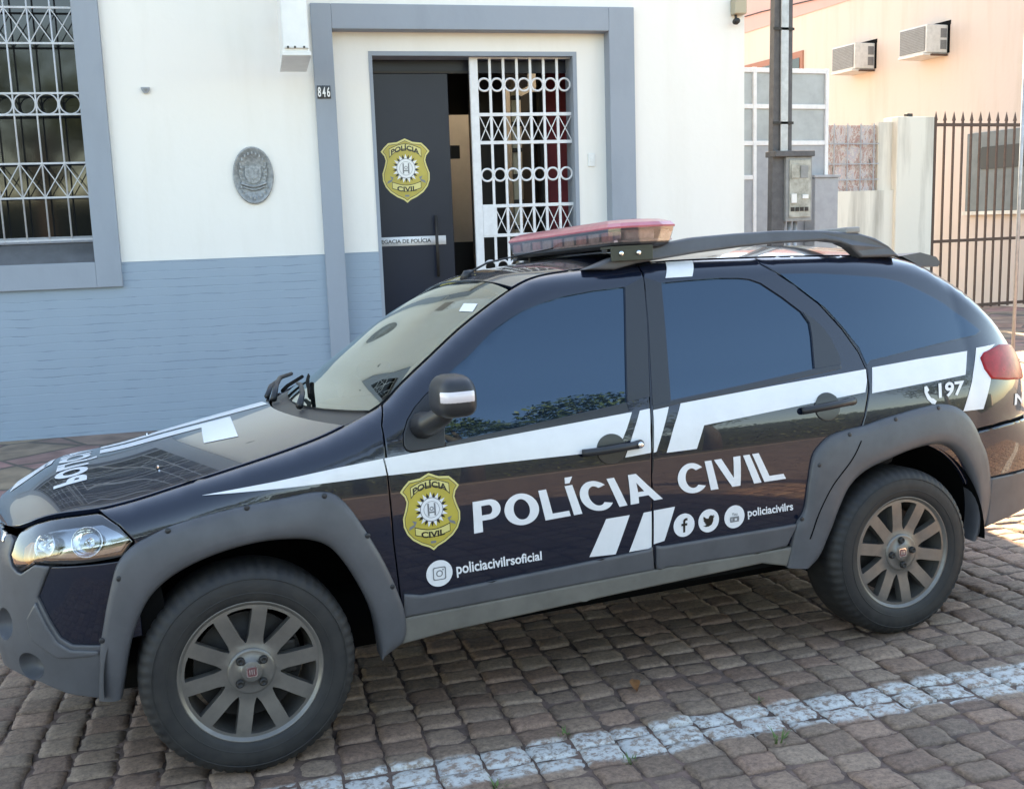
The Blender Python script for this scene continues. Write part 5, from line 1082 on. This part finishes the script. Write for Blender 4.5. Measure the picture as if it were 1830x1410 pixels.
# ---- underlay: dark shell seen only in the shut lines
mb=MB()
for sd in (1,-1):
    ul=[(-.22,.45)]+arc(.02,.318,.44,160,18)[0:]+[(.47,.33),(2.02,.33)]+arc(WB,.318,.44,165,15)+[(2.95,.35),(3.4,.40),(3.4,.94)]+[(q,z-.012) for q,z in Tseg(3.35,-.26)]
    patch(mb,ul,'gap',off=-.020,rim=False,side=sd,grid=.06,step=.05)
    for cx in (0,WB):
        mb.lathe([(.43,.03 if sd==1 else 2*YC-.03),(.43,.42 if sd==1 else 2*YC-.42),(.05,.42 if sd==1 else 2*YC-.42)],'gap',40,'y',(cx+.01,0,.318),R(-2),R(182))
mb.box(-.5,3.1,.46,2*YC-.46,.175,.62,'gap'); mb.box(-.4,2.95,.31,2*YC-.31,.236,.42,'gap')  # unseen blocks, set low to darken the ground under the car
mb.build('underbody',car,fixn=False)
# ---- bonnet, cowl, windscreen, roof, tailgate
W=.62
def top_patch(name,q0,q1,cm,m,off=0,bev=.004,gapc=0,n=1):
    s0,s1=float(s_of_q(q0)),float(s_of_q(q1)); mb=MB(); patch(mb,[(s0,-cm*W),(s1,-cm*W),(s1,cm*W),(s0,cm*W)],m,off=off,bev=bev,fn=Ptop,grid=.035,step=.03); return mb
def curve_s(q,c,d): return float(s_of_q(q))-d*(1-abs(c)**2)
cc=np.linspace(-1,1,15)
def span(qa,da,qb,db,cm): return [(curve_s(qa,c,da),c*cm*W) for c in cc[::-1]]+[(curve_s(qb,c,db),c*cm*W) for c in cc]
mb=MB(); patch(mb,span(-.95,0,.365,.115,.992),'paint',bev=.004,fn=Ptop,grid=.035,step=.03)
def hl_(pts,off=.0015,holes=()): lay(mb,[(s,c*W) for s,c in pts],'vinyl',off,Ptop,.05,.03)
HW1=[(.345,.48),(.60,.42),(.80,.34),(.985,.24),(.985,.50),(.80,.66),(.60,.74),(.345,.80)]
HW2=[(.345,.20),(.58,.12),(.715,.08),(.690,-.44),(.800,-.52),(.832,.20),(.58,.32),(.345,.39)]
HW3=[(.05,-.08),(.10,.06),(.185,.24),(.19,.56),(.12,.54),(.06,.44)]
for h_ in (HW1,HW2,HW3): hl_(h_)
decal_text(mb,"POLÍCIA",[(a,b*W) for a,b in ((.205,-.62),(.212,.56),(.305,-.54),(.318,.60))],'vinyl',.002,.05,"POLICIA",fn=Ptop,step=(.08,.5),spacing=1.15)
hood=mb.build('hood',car,fixn=False)
for s_,c_ in ((.53,-.66),(.53,.66)):
    g=MB(); p=Ptop(np.array(s_),np.array(c_*W)); g.box(p[0]-.012,p[0]+.012,p[1]-.010,p[1]+.010,p[2]-.004,p[2]+.006,'plastic_dark',.003); g.box(p[0]-.008,p[0]-.002,p[1]-.011,p[1]+.011,p[2],p[2]+.008,'chrome',.001); g.build('washer_nozzle',hood)
mb=MB(); patch(mb,span(.372,.115,.47,.10,.97),'plastic_dark',off=-.012,bev=.003,fn=Ptop,grid=.035,step=.03); mb.build('cowl_panel',car,fixn=False)
s0,s1=float(s_of_q(.455)),float(s_of_q(1.005))
mb=MB(); ws=[(s1+.025*(1-c*c),c*.985*W) for c in cc]; ws=[(s0-.135*(1-c*c),c*.985*W) for c in cc[::-1]]+ws
patch(mb,ws,'screen',off=-.003,fn=Ptop,grid=.04,step=.04,rim=False)
wso=mb.build('windscreen',car,fixn=False)
g=MB(); patch(g,ws,'trim',off=-.005,fn=Ptop,grid=.04,step=.04,rim=True,holes=[inset(ws,.030)]); g.build('windscreen_border',wso,fixn=False)
g=MB(); lay(g,[(a,b*W) for a,b in F['ws_sticker']],'vinyl',-.0015,Ptop,.05,.03); g.build('inspection_sticker',wso,fixn=False)
mb=top_patch('roof',1.02,2.735,.992,'paint',0,.004); roof=mb.build('roof',car,fixn=False)
mb=top_patch('tailgate',2.75,3.47,.985,'paint',0,.004); 
qh=[(3.465,.762),(3.90,.762),(3.90,.93),(3.465,.955)]
for sd in (1,-1): patch(mb,qh,'paint',off=0,side=sd,bev=.003)
tg=mb.build('tailgate',car,fixn=False)
s0,s1=float(s_of_q(2.86)),float(s_of_q(3.30)); g=MB(); patch(g,[(s0,-.80*W),(s1,-.84*W),(s1,.84*W),(s0,.80*W)],'tint',off=.003,fn=Ptop,grid=.05,step=.04,bev=.002); g.build('rear_window',tg,fixn=False)
# ---- bumpers
mb=MB()
ins=[(-.5284,.7035),(-.40,.7035),(-.30,.705),(-.30,.47),(-.4107,.4604),(-.4745,.4686),(-.5053,.4924),(-.5339,.5439),(-.5699,.6154)]
for sd in (1,-1):
    bp=[(-.385,.285),(-.385,.46),(-.4107,.4604),(-.4745,.4686),(-.5053,.4924),(-.5339,.5439),(-.5699,.6154),(-.5284,.7063),(-.5754,.7095),(-.6015,.694),(-.6272,.6795),(-.6447,.6826),(-.672,.698),(-.690,.7269),(-.6755,.766),(-.70,.778),(-.79,.765),(-.86,.735),(-.90,.60),(-1.27,.60),(-1.27,.345),(-1.0,.355),(-.741,.367),(-.6832,.368),(-.5805,.3487),(-.5014,.3132)]
    fogs=[((-.712,.515),.050),((-.603,.400),.044)]
    patch(mb,bp,'plastic',off=.006,bev=.006,thick=.03,side=sd,grid=.03,holes=[circle(c,r*1.0,r,26) for c,r in fogs])
    for (c,r),lamp in zip(fogs,(True,False)):
        o=np.array(circle(c,r,r,26)); prev=None; V=[]
        for k,(f,of) in enumerate(((1.0,.006),(.93,-.006),(.80,-.026),(.5,-.036),(.02,-.038))):
            q=np.array(c)+(o-np.array(c))*f; V.append(P(q[:,0],q[:,1])+N(q[:,0],q[:,1])*of)
        V=np.concatenate(V); mb.add(sdv(V,sd),[(i*26+k,i*26+(k+1)%26,(i+1)*26+(k+1)%26,(i+1)*26+k) for i in range(4) for k in range(26)],'plastic')
    patch(mb,ins,'paint',off=-.004,bev=.003,side=sd)
    led=[(-.5699,.600),(-.5385,.535),(-.509,.482),(-.476,.4565),(-.4103,.447),(-.4103,.4339),(-.5097,.4312),(-.5494,.4609),(-.5863,.4883),(-.60,.55)]
    patch(mb,led,'plastic',off=.016,bev=.008,thick=.014,side=sd,grid=.03,step=.015)
fb=mb.build('front_bumper',car,fixn=False)
for sd in (1,-1):
    c=(-.712,.503); g=MB(); p=P(np.array(c[0]),np.array(c[1]));n=N(np.array(c[0]),np.array(c[1])); disc(g,p-n*.028,n,.034,.008,'chrome',sd); g.build('fog_lamp',fb)
mb=MB()
for sd in (1,-1):
    patch(mb,[(-.87,.60),(-1.27,.60),(-1.27,.742),(-.87,.742)],'plastic_dark',off=-.02,rim=False,side=sd)
    for z in (.63,.665,.70): patch(mb,[(-.87,z-.006),(-1.27,z-.006),(-1.27,z+.006),(-.87,z+.006)],'plastic_dark',off=.0,thick=.02,side=sd)
    patch(mb,[(-.735,.752),(-1.27,.735),(-1.27,.752),(-.735,.777)],'chrome',off=.012,bev=.004,side=sd)
mb.build('front_grille',car,fixn=False)
mb=MB()
for sd in (1,-1):
    patch(mb,[(2.90,.545),(3.95,.545),(3.95,.752),(3.16,.752),(3.0103,.7495),(2.8895,.738)],'paint',off=.012,bev=.008,thick=.03,side=sd)
    patch(mb,[(2.938,.335),(2.97,.345),(3.05,.358),(3.11,.366),(3.95,.372),(3.95,.54),(2.942,.54)],'plastic',off=.016,bev=.008,thick=.03,side=sd)
mb.build('rear_bumper',car,fixn=False)
# ---- wheels
def make_wheel(cx,y0,sd,rot):
    c=(cx,0,ZW)
    def xf(V): 
        V=np.asarray(V,float).copy()
        if sd==-1: V[:,1]*=-1
        V[:,1]+=y0; V[:,0]+=cx; V[:,2]+=ZW; return V
    class WB_(MB):
        def add(s,V,Fc,m,nrm=None,smooth=True): return MB.add(s,xf(V),Fc,m,None,smooth)
    mb=WB_(); mb.lathe([(.2175,-.001),(.2175,.004),(.210,.006),(.203,.012),(.197,.030),(.190,.075),(.186,.15)],'alloy',72); hubdisc=mb.lathe([(.165,.085),(.165,.10),(.05,.10)],'disc',48); mb.lathe([(.165,.085),(.085,.085),(.08,.06),(.001,.06)],'steel_dark',48); mb.box(.085,.15,.06,.14,-.05,.06,'steel_dark',.01)
    w=mb.build('wheel',car)
    # tyre with shoulder blocks
    K=240; prof=[(.199,.012),(.214,.002),(.222,-.006),(.236,-.0105),(.258,-.0135),(.282,-.012),(.300,-.006),(.309,.001),(.316,.010),(.322,.022),(.3255,.042),(.326,.07),(.326,.13),(.3235,.16),(.316,.184),(.298,.198),(.24,.204),(.205,.185)]
    V=[]
    for k in range(K):
        a=2*math.pi*k/K; g=1 if (k%4) in (0,1,2) else 0
        for j,(r_,y_) in enumerate(prof):
            rr=r_-(0 if g else (.0035 if 7<=j<=11 else 0)); V.append((rr*math.cos(a),y_+(0 if g or not 6<=j<=9 else .003),rr*math.sin(a)))
    q=len(prof); Fc=[(k*q+j,((k+1)%K)*q+j,((k+1)%K)*q+j+1,k*q+j+1) for k in range(K) for j in range(q-1)]
    tb=WB_(); tb.add(V,Fc,'tyre'); tb.lathe([(.2445,-.0118),(.2465,-.0142),(.2485,-.0118)],'tyre',72); tb.lathe([(.288,-.0112),(.290,-.0132),(.292,-.0105)],'tyre',72)
    tb.build('tyre',w)
    # ten-spoke face
    def slot(k):
        a=2*math.pi*(k+.5)/10+rot; out=[]
        def pt(r,t): return (r*math.cos(a+t),r*math.sin(a+t))
        h=lambda r: math.pi/10-.0225/r
        r0=.094; hw=h(r0)*r0
        for r in np.linspace(.195,.108,6): out.append(pt(r,-h(r)))
        for t in np.linspace(-70,70,7): out.append(pt(.104-.016*math.cos(R(t)),R(t)/R(90)*h(.104)*.9))
        for r in np.linspace(.108,.195,6): out.append(pt(r,h(r)))
        for t in np.linspace(h(.195),-h(.195),6)[1:-1]: out.append(pt(.1965,t))
        return out
    outer=np.array([(.2055*math.cos(2*math.pi*k/120),.2055*math.sin(2*math.pi*k/120)) for k in range(120)])
    slots=[slot(k) for k in range(10)]; hs=[]
    for s_ in slots:
        h_=clean(s_); h_=h_[::-1] if area2(h_)<0 else h_; hs.append(resample(h_,.012))
    v,f=cdt(outer,hs,.012)
    def face_y(r): return np.interp(r,[0,.074,.078,.10,.15,.19,.2055],[.010,.010,.0145,.0145,.0085,.006,.007])
    rr=np.hypot(v[:,0],v[:,1]); X=np.c_[v[:,0],face_y(rr),v[:,1]]; rb=WB_(); rb.add(X,[tuple(t) for t in f],'alloy')
    for h_ in hs:
        k=len(h_); r1=np.hypot(h_[:,0],h_[:,1]); A=np.c_[h_[:,0],face_y(r1),h_[:,1]]; B=A.copy(); B[:,1]+=.032
        rb.add(np.r_[A,B],[(i,(i+1)%k,(i+1)%k+k,i+k) for i in range(k)],'alloy')
    rb.lathe([(.2055,.007),(.210,.004),(.214,-.002),(.2185,-.003),(.2195,.002)],'alloy',96)
    rm=rb.build('rim',w)
    cb=WB_()
    cb.lathe([(.072,.0105),(.070,.0065),(.062,.0055),(.034,.0060),(.033,.003),(.030,.0015),(.0005,.0010)],'alloy',40)
    def rq(w_,k): return [(sx*(w_-k)+k*math.cos(R(a0+t)),sz*(w_-k)+k*math.sin(R(a0+t))) for sx,sz,a0 in ((1,1,0),(-1,1,90),(-1,-1,180),(1,-1,270)) for t in (0,30,60,90)]
    tf=lambda a,b,d:(a,d,b)
    cb.prism(rq(.0165,.006),.002,-.001,'chrome',tf); cb.prism(rq(.0135,.005),.0,-.0016,'emblem_red',tf)
    for a_ in (-.0065,0,.0065): cb.prism([(a_-.0018,-.008),(a_+.0018,-.008),(a_+.0018,.008),(a_-.0018,.008)],-.001,-.0024,'chrome',tf)
    cb.build('hub_cap',w)
    for k in range(4):
        bb=WB_(); a=rot*3+math.pi/2*k+R(22); px_,pz_=.049*math.cos(a),.049*math.sin(a)
        bb.lathe([(.0135,.0075),(.013,-.001),(.0105,-.0055),(.007,-.007),(.0065,-.004),(.0005,-.004)],'steel_dark',16,'y',(px_,0,pz_)); bb.build('wheel_bolt',w)
make_wheel(0,0,1,R(6)); make_wheel(WB,0,1,R(24)); make_wheel(0,2*YC,-1,0); make_wheel(WB,2*YC,-1,0)
# ---- light bar
mb=MB()
def barloop(z,ix,iy):
    x0,x1,y0,y1=1.395+ix,1.665-ix,.185+iy,1.305-iy; c=.055
    return [(x0,y0+c*1.2,z),(x0+c*.5,y0+.02,z),(x0+c*1.6,y0,z),(x1-c*1.6,y0,z),(x1-c*.5,y0+.02,z),(x1,y0+c*1.2,z),(x1,y1-c*1.2,z),(x1-c*.5,y1-.02,z),(x1-c*1.6,y1,z),(x0+c*1.6,y1,z),(x0+c*.5,y1-.02,z),(x0,y1-c*1.2,z)]
def loft(mb,levels,m,cap_top=True,cap_bot=True,smooth=False):
    V=[p for l in levels for p in l]; n=12; Fc=[(i*n+k,i*n+(k+1)%n,(i+1)*n+(k+1)%n,(i+1)*n+k) for i in range(len(levels)-1) for k in range(n)]
    if cap_bot: Fc.append(tuple(range(n))[::-1])
    if cap_top: Fc.append(tuple(range((len(levels)-1)*n,len(levels)*n)))
    mb.add(V,Fc,m,smooth=smooth)
loft(mb,[barloop(1.540,.03,.03),barloop(1.552,.015,.018),barloop(1.560,.014,.016)],'beacon_base')
for y in (.30,1.20):
    mb.box(1.455,1.60,y-.035,y+.035,1.495,1.545,'plastic_dark',.006)
    mb.box(1.40,1.66,y-.022,y+.022,1.528,1.542,'beacon_base',.003)
mb.box(1.385,1.55,.208,.222,1.492,1.542,'bracket',.003); mb.box(1.385,1.55,.208,.30,1.538,1.546,'bracket')
for k in range(9):
    y=.30+.112*k; mb.box(1.412,1.45,y-.045,y+.045,1.566,1.600,'beacon_inner' if k%2 else 'beacon_pink',.004); mb.box(1.612,1.648,y-.045,y+.045,1.566,1.600,'beacon_inner',.004)
mb.box(1.415,1.645,.235,1.255,1.5605,1.567,'beacon_inner'); mb.box(1.47,1.59,.26,1.23,1.567,1.606,'beacon_inner',.01)
lb=mb.build('light_bar',car)
g=MB(); loft(g,[barloop(1.558,.012,.016),barloop(1.585,.004,.008),barloop(1.611,0,0)],'smoke',False,False); g.build('clear_lens',lb)
g=MB(); loft(g,[barloop(1.609,-.002,-.002),barloop(1.615,-.003,-.003),barloop(1.628,.006,.012),barloop(1.640,.028,.055),barloop(1.645,.06,.11)],'beacon_red'); g.build('red_lens',lb)
for x in (1.42,1.49): g=MB(); disc(g,np.array((x,.2075,1.520)),np.array((0,-1.,0)),.009,.006,'chrome'); g.build('bracket_bolt',lb)
mb=MB()
for x in (2.47,): mb.box(x-.035,x+.035,.25,2*YC-.25,1.553,1.577,'beam',.006)
mb.build('roof_crossbar',car)
# ---- spoiler, antenna, wipers, cabin
mb=MB(); mb.prism([(2.80,1.452),(2.90,1.462),(2.985,1.440),(3.005,1.415),(2.995,1.398),(2.90,1.405)],.36,2*YC-.36,'plastic',lambda a,b,d:(a,d,b)); mb.build('tailgate_spoiler',car)
mb=MB(); s_=float(s_of_q(1.04)); p=Ptop(np.array(s_),np.array(0.)); mb.tube([p+(0,0,-.01),p+(.01,0,.018),p+(.035,0,.024)],[.022,.016,.008],'plastic_dark',14); mb.tube([p+(.02,0,.02),p+(.10,0,.055),p+(.22,0,.075),p+(.40,0,.10)],[.005,.004,.003,.0025],'plastic_dark',8); mb.build('antenna',car)
def wsp(q,c,off): 
    return TOP(np.array(float(s_of_q(q))),np.array(float(c)),off)
mb=MB()
a=[wsp(.32,-.30,.005),wsp(.36,-.16,.03),wsp(.385,.05,.04),wsp(.39,.22,.035)]
mb.tube(a,[.014,.010,.008,.007],'plastic_dark',8); b=[wsp(.37,-.25,.016),wsp(.40,0,.016),wsp(.43,.30,.016),wsp(.47,.60,.016)]; mb.tube(b,.007,'gap',8); mb.bar(b[0],b[-1],.006,.022,'gap')
mb.build('wiper',car)
mb=MB()
a=[wsp(.29,.34,.005),wsp(.33,.48,.045),wsp(.37,.66,.06),wsp(.43,.80,.05)]
mb.tube(a,[.014,.011,.009,.008],'plastic_dark',8); b=[wsp(.34,.42,.018),wsp(.38,.62,.018),wsp(.47,.92,.016)]; mb.tube(b,.008,'gap',8); a2=[wsp(.29,.62,.01),wsp(.33,.78,.04),wsp(.39,.92,.05)]; mb.tube(a2,[.012,.010,.007],'plastic_dark',8)
mb.build('wiper',car)
mb=MB(); mb.box(.50,.95,.18,2*YC-.18,.55,.98,'dash',.06); mb.box(.55,2.6,.2,2*YC-.2,.33,.45,'dash')
mb.lathe([(.165,.0),(.18,.012),(.195,.0),(.18,-.012),(.165,0)],'dash',32,'x',(1.02,.45,.98))
mb.build('dashboard',car)
for y in (.45,1.15):
    mb=MB(); mb.box(1.25,1.72,y-.24,y+.24,.45,.62,'cabin',.06); mb.box(1.62,1.78,y-.23,y+.23,.60,1.12,'cabin',.05); mb.box(1.68,1.77,y-.12,y+.12,1.14,1.30,'cabin',.04); mb.build('car_seat',car)
mb=MB(); mb.box(2.05,2.55,.22,2*YC-.22,.5,.66,'cabin',.05); mb.box(2.5,2.65,.22,2*YC-.22,.6,1.15,'cabin',.05); mb.build('rear_bench',car)
